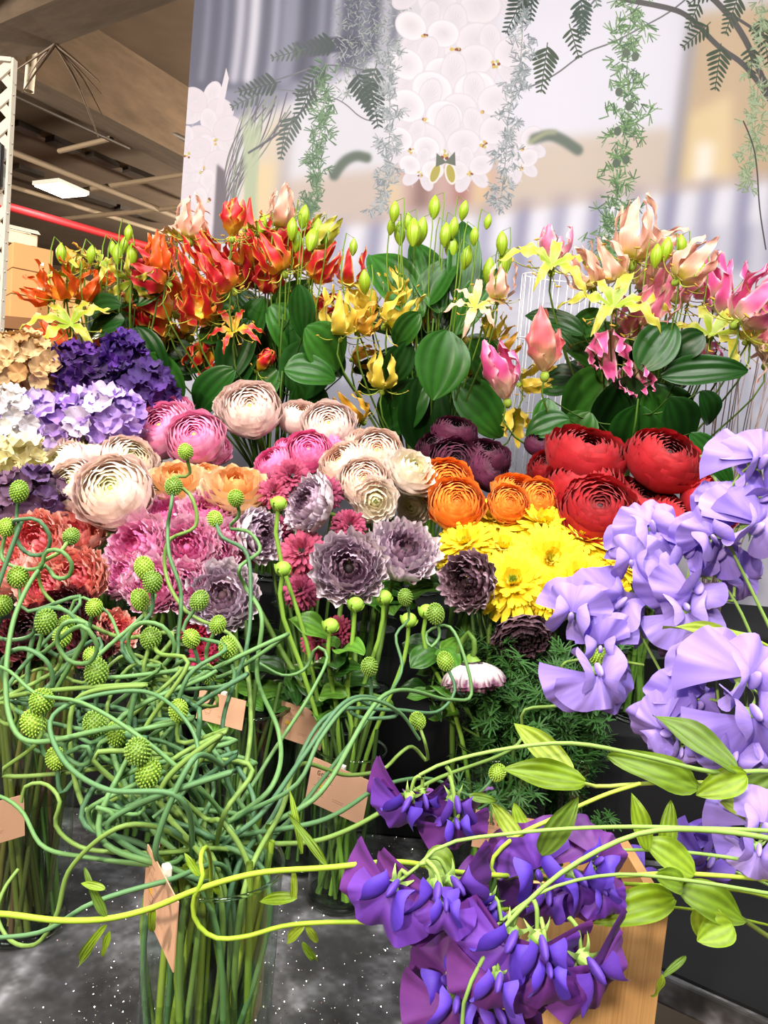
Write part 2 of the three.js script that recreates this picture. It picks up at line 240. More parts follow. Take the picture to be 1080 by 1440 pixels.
  // left orchids
  for (const [x, y, s, a] of [[290, 150, 34, 0.4], [300, 190, 36, -0.3], [285, 230, 38, 0.1], [292, 275, 34, 0], [262, 210, 30, 0], [275, 300, 34, 0.2]]) orchid(x, y, s, a, '#e3dbe0');
  poly([[302, 160], [318, 95], [322, 110], [312, 160]], '#e6dee2');
  // willow stems behind the left orchids
  for (let i = 0; i < 26; i++) { const x0 = 300 + r() * 26, t = 330 + r() * 60; path([[x0, 340], [x0 + 8, 270], [t - 10 + r() * 10, 200], [t + r() * 40, 130 + r() * 30]], r() < 0.5 ? '#6b6670' : '#8f9a86', 0.8 + r()); }
  g.filter = `blur(${1.5 * S}px)`; poly([[305, 230], [316, 240], [324, 340], [298, 340]], '#6f6872'); for (let i = 0; i < 30; i++) path([[340 + r() * 30, 150 + r() * 40], [335 + r() * 30, 330]], '#b9c6a4', 1.5); g.filter = 'none';
  // fern leaves and branches
  const fern = (x, y, a, L, col) => { const ex = x + Math.cos(a) * L, ey = y + Math.sin(a) * L; path([[x, y], [(x + ex) / 2, (y + ey) / 2], [ex, ey]], col, 1.2); const n = Math.round(L / 8);
    for (let k = 1; k <= n; k++) for (const s of [-1, 1]) { const t = k / (n + 0.5), l = L * 0.36 * (1 - t * 0.7), b = a + s * 0.95, cx = x + Math.cos(a) * L * t, cy = y + Math.sin(a) * L * t; ell(cx + Math.cos(b) * l / 2, cy + Math.sin(b) * l / 2, l / 2, Math.max(1.3, l * 0.12), b, col); } };
  path([[350, 215], [400, 185], [440, 140], [458, 98]], '#6a6a70', 3); path([[380, 125], [430, 130], [480, 140], [510, 170], [540, 170], [560, 160]], '#7c7e82', 1.6); path([[330, 130], [400, 110], [450, 92], [500, 95], [530, 105]], '#74767c', 2);
  for (const [x, y, a, L] of [[460, 95, 2.4, 60], [440, 120, 2.0, 60], [415, 160, 1.9, 60], [400, 185, 1.7, 40], [500, 100, 1.2, 70], [530, 90, 1.9, 60], [520, 110, 1.4, 70], [475, 60, 2.9, 60], [430, 70, 2.9, 50], [370, 130, 2.7, 50], [395, 115, 2.9, 60]]) fern(x, y, a, L, r() < 0.5 ? '#5f6c66' : '#4c5954');
  path([[720, 130], [770, 115], [820, 75], [860, 62], [900, 40], [940, 20], [975, -10]], '#6e706f', 2); path([[870, -2], [920, 8], [970, 20], [1010, 65], [1050, 90], [1090, 150]], '#5a5856', 7); path([[985, -20], [1020, 10], [1050, 55], [1068, 100], [1085, 130]], '#5c5854', 8); path([[1030, 20], [1060, 40], [1090, 60]], '#5c5854', 4);
  for (let i = 0; i < 28; i++) fern(735 + r() * 90, -150 + r() * 170, 1.2 + r() * 0.9, 45 + r() * 30, ['#44564d', '#566860', '#6a7b72', '#35463e'][i % 4]);
  for (const [x, y, a, L] of [[770, 60, 1.7, 70], [800, 35, 1.3, 50], [1015, 60, 1.7, 66], [1000, 30, 2.4, 55], [1040, -10, 1.9, 60], [985, 0, 2.0, 45], [1070, 20, 1.4, 70], [1055, 60, 1.5, 50], [1010, -20, 2.6, 50]]) fern(x, y, a, L, '#43523f');
  // asparagus vines
  const vine = (pts, wd, n, cols, len = 9) => { path(pts, '#8a9482', 1); for (let i = 0; i < n; i++) { const t = r() * (pts.length - 1), k = Math.min(pts.length - 2, Math.floor(t)), f = t - k, x = lerp(pts[k][0], pts[k + 1][0], f) + (r() - 0.5) * wd * (0.6 + 0.4 * Math.sin(t * 9)), y = lerp(pts[k][1], pts[k + 1][1], f), m = r() * 6.28; for (let q = 0; q < 5; q++) { const a = m + (r() - 0.5) * 2.2, l = len * (0.6 + r() * 0.6); path([[x, y], [x + Math.cos(a) * l, y + Math.sin(a) * l]], cols[Math.floor(r() * cols.length)], 1.1); } } };
  vine([[895, -180], [890, 0], [880, 80], [885, 160], [872, 220], [868, 290], [850, 345], [862, 380]], 70, 330, ['#557a48', '#6f9a5a', '#456444', '#8aa878'], 14);
  vine([[460, 90], [455, 160], [445, 220], [440, 280], [430, 305]], 40, 150, ['#62845e', '#7c9a74', '#4e6c50'], 12);
  vine([[735, -60], [738, 80], [715, 150], [712, 220], [702, 300]], 42, 200, ['#9aa3a4', '#b9c0c0', '#7c878a'], 10);
  vine([[545, 60], [550, 160], [545, 230], [535, 300]], 40, 170, ['#a3abac', '#b9c0c0', '#858f92'], 10);
  vine([[1075, -60], [1068, 120], [1060, 200], [1045, 270]], 46, 150, ['#9db38a', '#b4c4a0', '#84996f'], 11);
  path([[1046, 170], [1060, 200], [1066, 240], [1068, 290], [1078, 350]], '#4b4644', 1.8);
  for (const [x, y] of [[880, 75], [893, 80], [870, 130], [884, 150], [868, 185], [866, 230], [880, 225]]) ell(x, y, 5, 6, 0, '#5f6e5c');
  g.filter = `blur(${2 * S}px)`;
  path([[470, 248], [480, 230], [500, 218], [516, 222]], '#6a766a', 13); path([[752, 195], [770, 188], [790, 196], [812, 212]], '#6a766a', 14); path([[745, 200], [765, 186], [780, 186]], '#a8ad8c', 6);
  g.filter = 'none';
});
{ const t = thing('printed_backdrop', 'large printed vinyl backdrop of white orchids and hanging greenery', 'backdrop', V((mL + mR) / 2, mB, -MZ));
  const sheet = grid(60, 12, (u, v) => [u * MW / 2, v * MH, 0.004 * Math.sin(u * 9 + v * 2) + 0.002 * Math.sin(u * 31 + v * 5)]);
  const back = sheet.clone(); back.translate(0, 0, -0.004);
  mesh('print', sheet, new THREE.MeshPhysicalMaterial({ map: mural, color: '#c0c0c8', roughness: 0.6, specularIntensity: 0.35, clearcoat: 0.06, clearcoatRoughness: 0.3, side: THREE.DoubleSide }), t);
  mesh('backing', back, mat('#d0d0d0', { roughness: 0.9 }), t);
  for (const x of [-MW / 2 + 0.02, MW / 2 - 0.02]) mesh('pole', bar(V(x, -mB, -0.03), V(x, MH, -0.03), 0.015), mat('#4a4a4c', { metalness: 0.6, roughness: 0.4 }), t);
}

// ---------------------------------------------------------------- table, risers
const E1 = on(930, 1368, TABLE), E2 = on(1085, 1438, TABLE), edgeK = (E2.z - E1.z) / (E2.x - E1.x), edgeZ = (x) => E1.z + edgeK * (x - E1.x);
const clothTex = noiseTexture(1024, 16, 31, (s, x, y) => { const k = 28 + 112 * Math.pow(clamp((s - 0.2) * 1.5), 1.8); return [k, k, k * 1.05]; });
const clothMat = new THREE.MeshPhysicalMaterial({ color: '#ffffff', map: rep(clothTex, 1 / 0.7, 1 / 0.7), roughness: 0.85, sheen: 0.4, sheenColor: new THREE.Color('#9a9aa5'), sheenRoughness: 0.5 });
const shp = new THREE.Shape(); [[-1.7, 0.22], [0.235, 0.22], [0.235, -edgeZ(0.235)], [1.3, -edgeZ(1.3)], [1.3, 1.95], [-1.7, 1.95]].forEach(([x, y], i) => i ? shp.lineTo(x, y) : shp.moveTo(x, y)); shp.closePath();
const tg = new THREE.ExtrudeGeometry(shp, { depth: 0.03, bevelEnabled: true, bevelSize: 0.004, bevelThickness: 0.004, bevelSegments: 2 }); tg.rotateX(-Math.PI / 2);
{ const t = thing('display_table', 'long display table under a dark mottled glitter cloth', 'table', V(0, TABLE - 0.034, 0)); mesh('cloth_top', tg, clothMat, t);
  for (const [x, z] of [[-1.6, -0.35], [0.1, -0.35], [-1.6, -1.85], [1.2, -1.85], [1.15, edgeZ(1.15) - 0.15]]) mesh('leg', bar(V(x, -0.004, z), V(x, -(TABLE - 0.034), z), 0.022), mat('#222226', { metalness: 0.5, roughness: 0.5 }), t); }
const blackCloth = mat('#0f1013', { roughness: 0.85, specularIntensity: 0.5 });
{ const s2 = new THREE.Shape(); [[0.36, -edgeZ(0.36) + 0.005], [1.28, -edgeZ(1.28) + 0.005], [1.28, 1.12], [0.44, 1.12]].forEach(([x, y], i) => i ? s2.lineTo(x, y) : s2.moveTo(x, y)); const g = new THREE.ExtrudeGeometry(s2, { depth: 0.004, bevelEnabled: false }); g.rotateX(-Math.PI / 2); solo('black_board', g, blackCloth, 'plain matt black board lying on the table corner', 'board', V(0, TABLE + 0.0005, 0)); }
solo('riser', new RoundedBoxGeometry(2.7, 0.2, 0.32, 2, 0.006), blackCloth, 'matt black riser step carrying the ranunculus jars', 'riser', V(-0.28, TABLE + 0.101, -1.3));
solo('riser', new RoundedBoxGeometry(2.7, 0.3, 0.4, 2, 0.006), blackCloth, 'taller matt black riser step under the flame lily vases', 'riser', V(-0.28, TABLE + 0.151, -1.69));
// glitter flecks on the cloth
{ const r = rng(404), N = 11000, g = new THREE.PlaneGeometry(1, 1); g.rotateX(-Math.PI / 2);
  const im = new THREE.InstancedMesh(g, new THREE.MeshStandardMaterial({ color: '#ffffff', metalness: 1, roughness: 0.25, side: THREE.DoubleSide }), N), q = new THREE.Object3D(), nf = noiseField(16, 9);
  for (let i = 0; i < N;) { const x = -0.9 + r() * 1.5, z = -0.4 - r() * 0.75; if (nf(x * 9 + 20, z * 9 + 20) < 0.2 + 0.5 * r()) continue; if (x > 0.23 && z > edgeZ(x) - 0.01) continue; if (x > 0.38 - 0.1 * r() && z > -1.12) continue; const s = 0.0006 + 0.0011 * r() * r(); q.position.set(x, TABLE + 0.0012, z); q.rotation.set((r() - 0.5) * 1.5, r() * 6, (r() - 0.5) * 1.5); q.scale.setScalar(s); q.updateMatrix(); im.setMatrixAt(i, q.matrix); const c = new THREE.Color().setHSL(r(), r() < 0.25 ? 0.7 : 0.08, 0.85); im.setColorAt(i, c); i++; }
  im.name = 'glitter_flecks'; im.userData = { label: 'silver glitter flecks scattered over the dark tablecloth', category: 'glitter', kind: 'stuff' }; scene.add(im); }
// brown crate below the table corner and the wooden box vase
{ const t = thing('timber_crate', 'brown timber crate standing on the floor below the black corner', 'crate', V(0.62, 0, -0.52)); const w = mat('#7a5236', { roughness: 0.7 });
  for (let i = 0; i < 4; i++) mesh('plank', new RoundedBoxGeometry(0.74, 0.02, 0.135, 1, 0.004), w, t).position.set(0, 0.59, -0.21 + i * 0.14);
  for (const z of [-0.27, 0.27]) for (let i = 0; i < 4; i++) mesh('plank', new RoundedBoxGeometry(0.74, 0.135, 0.018, 1, 0.004), w, t).position.set(0, 0.075 + i * 0.145, z);
  for (const x of [-0.36, 0.36]) for (const z of [-0.25, 0.25]) mesh('corner_post', box(x - 0.02, x + 0.02, 0, 0.58, z - 0.02, z + 0.02), w, t); }
const woodTex = canvasTexture(256, 512, (g, w, h) => { const r = rng(8); g.fillStyle = '#c79a63'; g.fillRect(0, 0, w, h); for (let i = 0; i < 240; i++) { const x = r() * w, d = (r() - 0.5) * 14; g.strokeStyle = ['#b98a52', '#d3aa76', '#c09059', '#a97a45'][i % 4]; g.globalAlpha = 0.35; g.lineWidth = 0.6 + r() * 1.6; g.beginPath(); g.moveTo(x, 0); g.bezierCurveTo(x + d, h / 3, x - d, h * 0.66, x + d / 2, h); g.stroke(); } });
{ const tr = at(941, 1276, 0.55), w = metres(186, tr), hgt = tr.y - TABLE, t = thing('wooden_box_vase', 'plain pale wooden box with open top under the purple sweet peas', 'box', V(tr.x - w / 2, TABLE, tr.z - w / 2 + 0.0)), wm = mat('#ffffff', { roughness: 0.6 }); wm.map = woodTex;
  mesh('panel', box(-w / 2, w / 2, 0, hgt, w / 2 - 0.009, w / 2), wm, t); mesh('panel', box(-w / 2, w / 2, 0, hgt, -w / 2, -w / 2 + 0.009), wm, t);
  mesh('panel', box(-w / 2, -w / 2 + 0.009, 0, hgt, -w / 2 + 0.009, w / 2 - 0.009), wm, t); mesh('panel', box(w / 2 - 0.009, w / 2, 0, hgt, -w / 2 + 0.009, w / 2 - 0.009), wm, t);
  mesh('bottom', box(-w / 2 + 0.009, w / 2 - 0.009, 0, 0.01, -w / 2 + 0.009, w / 2 - 0.009), wm, t); }
// ---------------------------------------------------------------- glass jars
const glass = new THREE.MeshPhysicalMaterial({ color: '#eef6f0', roughness: 0.02, transmission: 1, thickness: 0, ior: 1.5, side: THREE.DoubleSide });
const waterMat = new THREE.MeshPhysicalMaterial({ color: '#e9f0e0', roughness: 0.0, transmission: 1, thickness: 0, ior: 1.33, side: THREE.DoubleSide });
const glassBase = new THREE.MeshPhysicalMaterial({ color: '#e6efe8', roughness: 0.03, transmission: 1, thickness: 0.02, ior: 1.5 });
const jars = {};
function jar(key, pos, r, h, label, o = {}) {
  const t = thing('glass_jar', label, 'jar', pos), k = o.flare ?? 1, waterH = h * (o.water ?? 0.55);
  const prof = (a) => a.map(([x, y]) => new THREE.Vector2(x, y));
  mesh('wall', new THREE.LatheGeometry(prof([[r * 0.96, 0.004], [r, 0.012], [r * k * 0.5 + r * 0.5, h * 0.5], [r * k, h - 0.004], [r * k + 0.0012, h], [r * k - 0.0012, h - 0.001]]), 40), glass, t);
  mesh('base', new THREE.LatheGeometry(prof([[0, 0.001], [r * 0.93, 0.001], [r * 0.97, 0.005], [r * 0.95, 0.012], [r * 0.5, 0.009], [0, 0.008]]), 40), glassBase, t);
  const rimG = new THREE.TorusGeometry(r * k, 0.0016, 8, 48); rimG.rotateX(Math.PI / 2); rimG.translate(0, h, 0); mesh('rim', rimG, glassBase, t);
  mesh('water', new THREE.LatheGeometry(prof([[0, waterH], [r * 0.97, waterH], [r * 0.985, waterH + 0.002]]), 40), waterMat, t);
  jars[key] = { pos, r: r * k, h, rb: r, t }; return t;
}
const RISE1 = TABLE + 0.202, RISE2 = TABLE + 0.303;
{ const rim = at(305, 1212, 0.56); jar('front', V(rim.x, TABLE + 0.001, rim.z), metres(95, rim), rim.y - TABLE, 'tall clear glass vase packed with curly allium stems', { water: 0.62, flare: 0.98 }); }
{ const b = on(474, 1266, TABLE); jar('mid', V(b.x, TABLE + 0.001, b.z), metres(43, b), 0.21, 'clear glass jar standing beside the front vase with a kraft card', { flare: 1.15 }); }
{ const b = on(28, 1300, TABLE); jar('left', V(b.x, TABLE + 0.001, b.z), metres(62, b), 0.3, 'wide glass vase of murky stems below the coral carnations'); }
{ const b = at(345, 1080, 1.0); jar('pink', V(b.x, TABLE + 0.001, b.z), 0.05, 0.24, 'glass jar behind the front vase with a tilted kraft card'); }
{ const b = at(436, 1080, 1.05); jar('mid2', V(b.x, TABLE + 0.001, b.z), 0.048, 0.24, 'glass jar with a kraft card half hidden by stems'); }
{ const b = at(205, 1080, 1.06); jar('magenta', V(b.x, TABLE + 0.001, b.z), 0.055, 0.28, 'glass jar holding the magenta carnations'); }
{ const b = at(705, 1080, 0.97); jar('mum', V(b.x, TABLE + 0.001, b.z), 0.062, 0.23, 'glass jar stuffed with feathery chrysanthemum foliage'); }
{ const b = at(800, 1080, 1.06); jar('mum2', V(b.x, TABLE + 0.001, b.z), 0.05, 0.2, 'second foliage jar beside the black riser face'); }
const RZ = -1.24;
for (const [k, px, l] of [['red', 900, 'glass jar of red ranunculus on the black riser'], ['plum', 690, 'glass jar of plum ranunculus on the black riser'], ['orange', 640, 'glass jar of orange ranunculus on the black riser'], ['blush', 520, 'glass jar of blush ranunculus on the black riser'], ['pinkr', 400, 'glass jar of bright pink ranunculus on the black riser'], ['apricot', 290, 'glass jar of apricot ranunculus on the black riser'], ['cream', 150, 'glass jar of cream ranunculus on the black riser'], ['stock', 60, 'glass jar of lavender florets on the black riser'], ['violet', 215, 'glass jar of dark violet florets on the black riser']]) {
  const p = at(px, 900, -RZ); jar(k, V(p.x, RISE1, RZ - (k === 'plum' || k === 'violet' || k === 'pinkr' ? 0.1 : -0.02)), 0.042, 0.2, l); }
const LZ = 1.64;
for (const [k, px, l] of [['lilyO', 170, 'glass vase of orange flame lilies'], ['lilyR', 385, 'glass vase of red flame lilies'], ['lilyY', 600, 'glass vase of yellow flame lilies'], ['lilyP', 880, 'glass vase of pink flame lilies']]) { const p = at(px, 700, LZ); jar(k, V(p.x, RISE2, -LZ), 0.055, 0.22, l); }
{ const p = V(0.5, TABLE + 0.006, -0.68); jar('sweet', p, 0.055, 0.24, 'glass vase of sweet peas on the black board'); }

// stem from the bottom of a jar over its rim to an end point
function stemPts(J, end, dirEnd, r, sag = 0) {
  const a = r() * 6.28, q = Math.sqrt(r()) * J.rb * 0.75, base = V(J.pos.x + Math.cos(a) * q, J.pos.y + 0.014, J.pos.z + Math.sin(a) * q);
  const to = end.clone().sub(J.pos).setY(0), dist = to.length(), k = Math.min(1, dist / 0.12) * 0.72; to.normalize();
  const rim = V(J.pos.x + to.x * J.r * k + (r() - 0.5) * J.r * 0.4, J.pos.y + J.h, J.pos.z + to.z * J.r * k + (r() - 0.5) * J.r * 0.4);
  const pre = end.clone().addScaledVector(dirEnd, -0.045); const mid = rim.clone().lerp(pre, 0.5); mid.y += sag; mid.x += (r() - 0.5) * 0.015;
  return [base, rim, mid, pre, end];
}

// ---------------------------------------------------------------- petals
// patch of a nested bowl: the flower looks along +y, unit radius
function bowlPetal(o, seed) {
  const r = rng(seed), s1 = r() * 6, s2 = r() * 6, s3 = r() * 6, hv = 0.94 + r() * 0.12, nu = o.nu || 10, nv = o.nv || 7;
  const ws = (v) => 0.45 + 0.55 * Math.sin(Math.min(1, v * 0.85 + 0.12) * Math.PI * 0.62) / Math.sin(Math.PI * 0.6);
  return grid(nu, nv, (u, v) => {
    const rim = 1 - (o.tip ?? 0.1) * Math.pow(Math.abs(u), 2.2) + (o.jag || 0) * (Math.sin(u * 11 + s1) * 0.5 + Math.sin(u * 23 + s2) * 0.5) - (o.notch || 0) * Math.exp(-u * u * 30), vv = v * rim * hv;
    const phi = lerp(R(o.p0 ?? 25), R(o.p1), vv), th = u * R(o.half) * ws(v);
    const rf = (o.ruff || 0) * v * v * (Math.sin(u * (o.rf || 5) + s1) + 0.6 * Math.sin(u * (o.rf || 5) * 1.9 + s2 + v * 3)) + (o.lip || 0) * Math.pow(v, 5), rr = o.R * (1 + rf) + 0.01 * Math.sin(u * 3 + s3);
    return [rr * Math.sin(phi) * Math.sin(th), -rr * Math.cos(phi) * (o.flat ?? 0.82) + (o.dy || 0) + rf * 0.3, rr * Math.sin(phi) * Math.cos(th)];
  }, (u, v) => { const e = sm(v, 0.82, 1) * (o.edge ?? 0.12), st = 0.05 * Math.sin(u * 37 + s1) * Math.sin(u * 17 + s2), b = 0.95 + e * 0.4 + st * 0.6; return o.col ? o.col(u, v, st) : [b, b, b]; });
}
const ranRings = [[0.17, 170, 3, 56], [0.25, 164, 4, 52], [0.33, 158, 4, 50], [0.41, 153, 5, 46], [0.49, 147, 5, 45], [0.57, 141, 5, 44], [0.65, 134, 6, 41], [0.73, 127, 6, 40], [0.81, 119, 6, 39], [0.89, 110, 6, 38], [0.96, 101, 6, 37], [1.02, 91, 5, 40]];
const ranGeo = ranRings.map(([Rr, p1, n, half], k) => [0, 1, 2].map((q) => bowlPetal({ R: Rr, p1, half, p0: k < 8 ? 80 : 22, ruff: 0.018 + 0.0025 * k, rf: 4.5, tip: 0.05, jag: 0.007, edge: 0.2, nu: 9, nv: 6 }, 100 + k * 7 + q)));
const openRings = [[0.22, 160, 4, 50], [0.34, 140, 4, 48], [0.5, 120, 5, 42], [0.66, 106, 5, 40], [0.82, 95, 6, 38], [0.95, 84, 6, 37], [1.05, 74, 6, 36]];
const openGeo = openRings.map(([Rr, p1, n, half], k) => [0, 1, 2].map((q) => bowlPetal({ R: Rr, p1, half, p0: k < 3 ? 50 : 20, ruff: 0.06, rf: 5, tip: 0.12, jag: 0.02, edge: 0.14, lip: 0.05 }, 300 + k * 7 + q)));
const carnRings = [[0.26, 138, 5, 46], [0.4, 126, 6, 44], [0.53, 116, 7, 42], [0.66, 107, 8, 40], [0.79, 99, 8, 38], [0.9, 91, 9, 36], [1.0, 82, 9, 34]];
const carnGeo = carnRings.map(([Rr, p1, n, half], k) => [0, 1, 2, 3].map((q) => bowlPetal({ R: Rr, p1: p1 + (q - 1.5) * 8, half, p0: 35, ruff: 0.075, rf: 7.5, tip: 0.06, jag: 0.022, flat: 0.78, nu: 18, nv: 6, lip: 0.05, col: (u, v, st) => { const e = sm(v, 0.72, 1), b = 0.88 + 0.05 * Math.sin(u * 29 + q) * v + st; return [b + 0.12 * e, b * 0.95 + 0.16 * e, b * 0.97 + 0.14 * e]; } }, 500 + k * 9 + q)));
const stripeGeo = carnRings.map(([Rr, p1, n, half], k) => [0, 1, 2].map((q) => bowlPetal({ R: Rr, p1: p1 + (q - 1) * 6, half, p0: 22, ruff: 0.06, rf: 6, tip: 0.08, jag: 0.03, flat: 0.7, nu: 18, nv: 8, col: (u, v) => { const w = clamp(sm(v, 0.62, 1) * (0.9 + 0.5 * Math.sin(u * 21 + q)) + sm(v, 0.2, 0.7) * Math.max(0, Math.sin(u * 33 + q * 2)) * 0.6); return mix3([0.86, 0.8, 0.8], [0.16, 0.03, 0.1], w); } }, 800 + k * 9 + q)));
const core = new THREE.IcosahedronGeometry(0.16, 1); tint(core, [1, 1, 1]); const calyx = new THREE.LatheGeometry([[0, -0.98], [0.1, -0.94], [0.2, -0.84], [0.3, -0.72]].map(([x, y]) => new THREE.Vector2(x, y)), 10);
const darkRing = (cs, k, n) => cs[clamp(Math.floor(k / n * cs.length), 0, cs.length - 1)];
function makeBloom(parent, kind, cols, seed, size, pos, dir, o = {}) {
  const [rings, geo] = { ran: [ranRings, ranGeo], open: [openRings, openGeo], carn: [carnRings, carnGeo], stripe: [carnRings, stripeGeo] }[kind], r = rng(seed), g = new THREE.Group(); g.name = 'bloom'; parent.add(g);
  g.position.copy(pos); g.quaternion.copy(basis(dir, V(r() - 0.5, 0.2, 1))); g.scale.set(size, size * (o.tall ?? 1), size);
  rings.forEach(([Rr, p1, n], k) => { const off = r() * 6.28; for (let i = 0; i < n; i++) { const m = mesh('petal', geo[k][Math.floor(r() * geo[k].length)], petalMat(darkRing(cols, k + (r() - 0.5) * 0.9, rings.length), o.mat), g); m.rotation.set((r() - 0.5) * (o.mess ?? 0.06), off + i / n * 6.283 + (r() - 0.5) * 0.15, (r() - 0.5) * (o.mess ?? 0.06), 'YXZ'); } });
  const c = mesh('flower_centre', core, petalMat(o.centre || cols[0]), g); c.scale.setScalar(kind === 'ran' ? 0.75 : 0.9); c.position.y = kind === 'ran' ? 0.08 : kind === 'carn' ? -0.15 : 0;
  mesh('calyx', calyx, stemMat('#6f8f3a'), g);
  return g;
}
function flower(name, label, cat, group, kind, cols, seed, J, px, py, dia, d, dir, o = {}) {
  const p = at(px, py, d), D = V(...dir).normalize(), size = metres(dia / 2, p), r = rng(seed * 13 + 7), neck = p.clone().addScaledVector(D, -size * 0.8);
  const pts = o.stem ? [...o.stem.map((q) => at(...q)), neck] : stemPts(jars[J], neck, D, r, o.sag || 0), t = thing(name, label, cat, pts[0], group);
  mesh('stem', tube(rel(pts, pts[0]), 0.0042 * (o.thick || 1), 0.0036 * (o.thick || 1), 24, 7), stemMat(o.stemCol || '#5d7f33'), t);
  makeBloom(t, kind, cols, seed, size, p.sub(pts[0]), D, o); return t;
}
let sd = 1; const PASTEL = { transmission: 0.14 };
const many = (name, label, cat, group, kind, cols, J, list, o = {}) => list.forEach(([px, py, dia, d, dir, oo]) => flower(name, label, cat, group, kind, cols, sd++, J, px, py, dia, d, dir || [0, 0.75, 0.65], { ...o, ...oo }));
const UP = [0.05, 0.85, 0.5], FW = [0, 0.45, 0.9], L_ = [-0.5, 0.6, 0.6], R_ = [0.5, 0.6, 0.6];
many('red_ranunculus', 'deep red ranunculus behind the yellow chrysanthemums', 'flower', 'red ranunculus bunch', 'ran', ['#860512', '#a40919', '#b60d1e', '#c01426'], 'red',
  [[826, 636, 118, 1.24, UP], [818, 680, 118, 1.19, [-0.2, 0.9, 0.45]], [842, 716, 112, 1.13, [-0.1, 0.6, 0.8]], [938, 643, 112, 1.2, [0.1, 0.75, 0.65]], [905, 708, 106, 1.2, UP], [1002, 706, 92, 1.18, R_], [958, 735, 84, 1.16, R_], [770, 655, 60, 1.3, L_]], { centre: '#3a0a10', mess: 0.1 });
many('plum_ranunculus', 'blackish plum ranunculus behind the orange ones', 'flower', 'plum ranunculus bunch', 'ran', ['#32081e', '#480c2e', '#560f36', '#641a44'], 'plum',
  [[640, 606, 66, 1.36, UP], [612, 628, 62, 1.34, L_], [640, 650, 78, 1.3, FW], [684, 640, 72, 1.32, UP], [690, 662, 64, 1.29, R_], [758, 624, 42, 1.36, UP]], { centre: '#1a0510', mat: { transmission: 0.08 } });
many('orange_ranunculus', 'bright orange ranunculus beside the yellow chrysanthemums', 'flower', 'orange ranunculus bunch', 'ran', ['#f07a14', '#fa8a1c', '#ff982c', '#ffa848'], 'orange',
  [[628, 680, 80, 1.18, FW], [642, 708, 82, 1.13, FW], [728, 690, 74, 1.2, UP], [758, 702, 66, 1.16, FW], [716, 708, 60, 1.14, FW]], { centre: '#b5741c' });
many('pink_ranunculus', 'rose pink ranunculus beside the lavender florets', 'flower', 'rose pink ranunculus pair', 'ran', ['#f77fb4', '#fb94c2', '#fda6cd', '#feb8d6'], 'apricot', [[226, 602, 92, 1.28, [-0.2, 0.55, 0.8]], [274, 614, 84, 1.24, FW], [298, 628, 60, 1.26, R_], [240, 575, 66, 1.32, UP]], { centre: '#d8c070', mat: PASTEL });
many('pink_ranunculus', 'hot pink ranunculus in front of the blush ones', 'flower', 'hot pink ranunculus', 'ran', ['#f868ac', '#fb78b6', '#fd88c0', '#fe98c8'], 'pinkr', [[381, 650, 56, 1.24, L_], [434, 634, 66, 1.27, FW], [480, 622, 50, 1.3, R_], [408, 630, 46, 1.3, UP]], { centre: '#d8a090', mat: PASTEL });
many('blush_ranunculus', 'pale blush ranunculus under the red flame lilies', 'flower', 'blush ranunculus', 'ran', ['#fbdac6', '#fde2d6', '#ffe8e0', '#ffebe5'], 'pinkr', [[352, 574, 88, 1.32, FW], [328, 562, 66, 1.36, L_], [424, 584, 70, 1.36, UP], [462, 598, 80, 1.31, FW]], { centre: '#d8b060', mat: PASTEL });
many('peach_ranunculus', 'peach and cream ranunculus left of the orange ones', 'flower', 'peach and cream ranunculus', 'ran', ['#fcc8a8', '#fed8c4', '#ffe4d6', '#ffece2'], 'blush', [[530, 636, 76, 1.2, FW], [480, 650, 74, 1.18, L_], [516, 622, 60, 1.26, UP], [512, 676, 74, 1.13, FW]], { centre: '#d8b060', mat: PASTEL });
many('cream_ranunculus', 'cream ranunculus with loose petals left of the orange ones', 'flower', 'loose cream ranunculus', 'open', ['#f2ecc0', '#fbf0dc', '#fff2e8', '#fff0ea'], 'blush', [[582, 658, 82, 1.16, [0.3, 0.7, 0.6]], [528, 704, 66, 1.11, [0.1, -0.1, 1]], [580, 712, 56, 1.2, [-0.5, -0.1, 0.8]]], { centre: '#a9b050', mat: PASTEL });
many('champagne_ranunculus', 'champagne pink ranunculus above the coral carnations', 'flower', 'champagne ranunculus cluster', 'ran', ['#f6efbc', '#fbecd0', '#ffe9dc', '#ffe8e2'], 'cream', [[84, 652, 78, 1.16, L_], [128, 632, 92, 1.22, UP], [184, 648, 84, 1.18, R_], [100, 684, 88, 1.1, [-0.3, 0.5, 0.8]], [158, 690, 112, 1.05, FW], [212, 700, 62, 1.12, R_], [60, 668, 50, 1.18, L_]], { centre: '#b8b050', mat: PASTEL });
many('apricot_ranunculus', 'ruffled apricot ranunculus between cream and pink ones', 'flower', 'apricot ranunculus', 'open', ['#f4a860', '#fbc890', '#fddcb0', '#fee8c6'], 'apricot', [[248, 672, 92, 1.13, UP], [332, 680, 100, 1.1, UP], [290, 664, 52, 1.2, UP]], { centre: '#d88840', mat: PASTEL });
many('dusky_ranunculus', 'dusty mauve ruffled ranunculus among the green stems', 'flower', 'dusty mauve ranunculus', 'carn', ['#86647c', '#c4a8c0', '#d8c6d5', '#e4d6e0', '#ece0e8'], 'mid', [[490, 798, 104, 0.98, [0, 0.3, 1]], [568, 772, 100, 1.03, [0.15, 0.75, 0.65]], [432, 708, 84, 1.08, [-0.7, 0.35, 0.6]], [368, 752, 76, 1.05, [0.75, 0.2, 0.6]]], { centre: '#2a1a20', mess: 0.14, mat: { transmission: 0.14 } });
many('dusky_ranunculus', 'dusty mauve ruffled ranunculus under the magenta carnations', 'flower', undefined, 'carn', ['#a8889e', '#d8c6d6', '#e6dae4', '#efe6ec'], 'pink', [[312, 836, 100, 0.95, [0, 0.4, 0.9]]], { centre: '#5a3a48', mess: 0.16, mat: { transmission: 0.14 } });
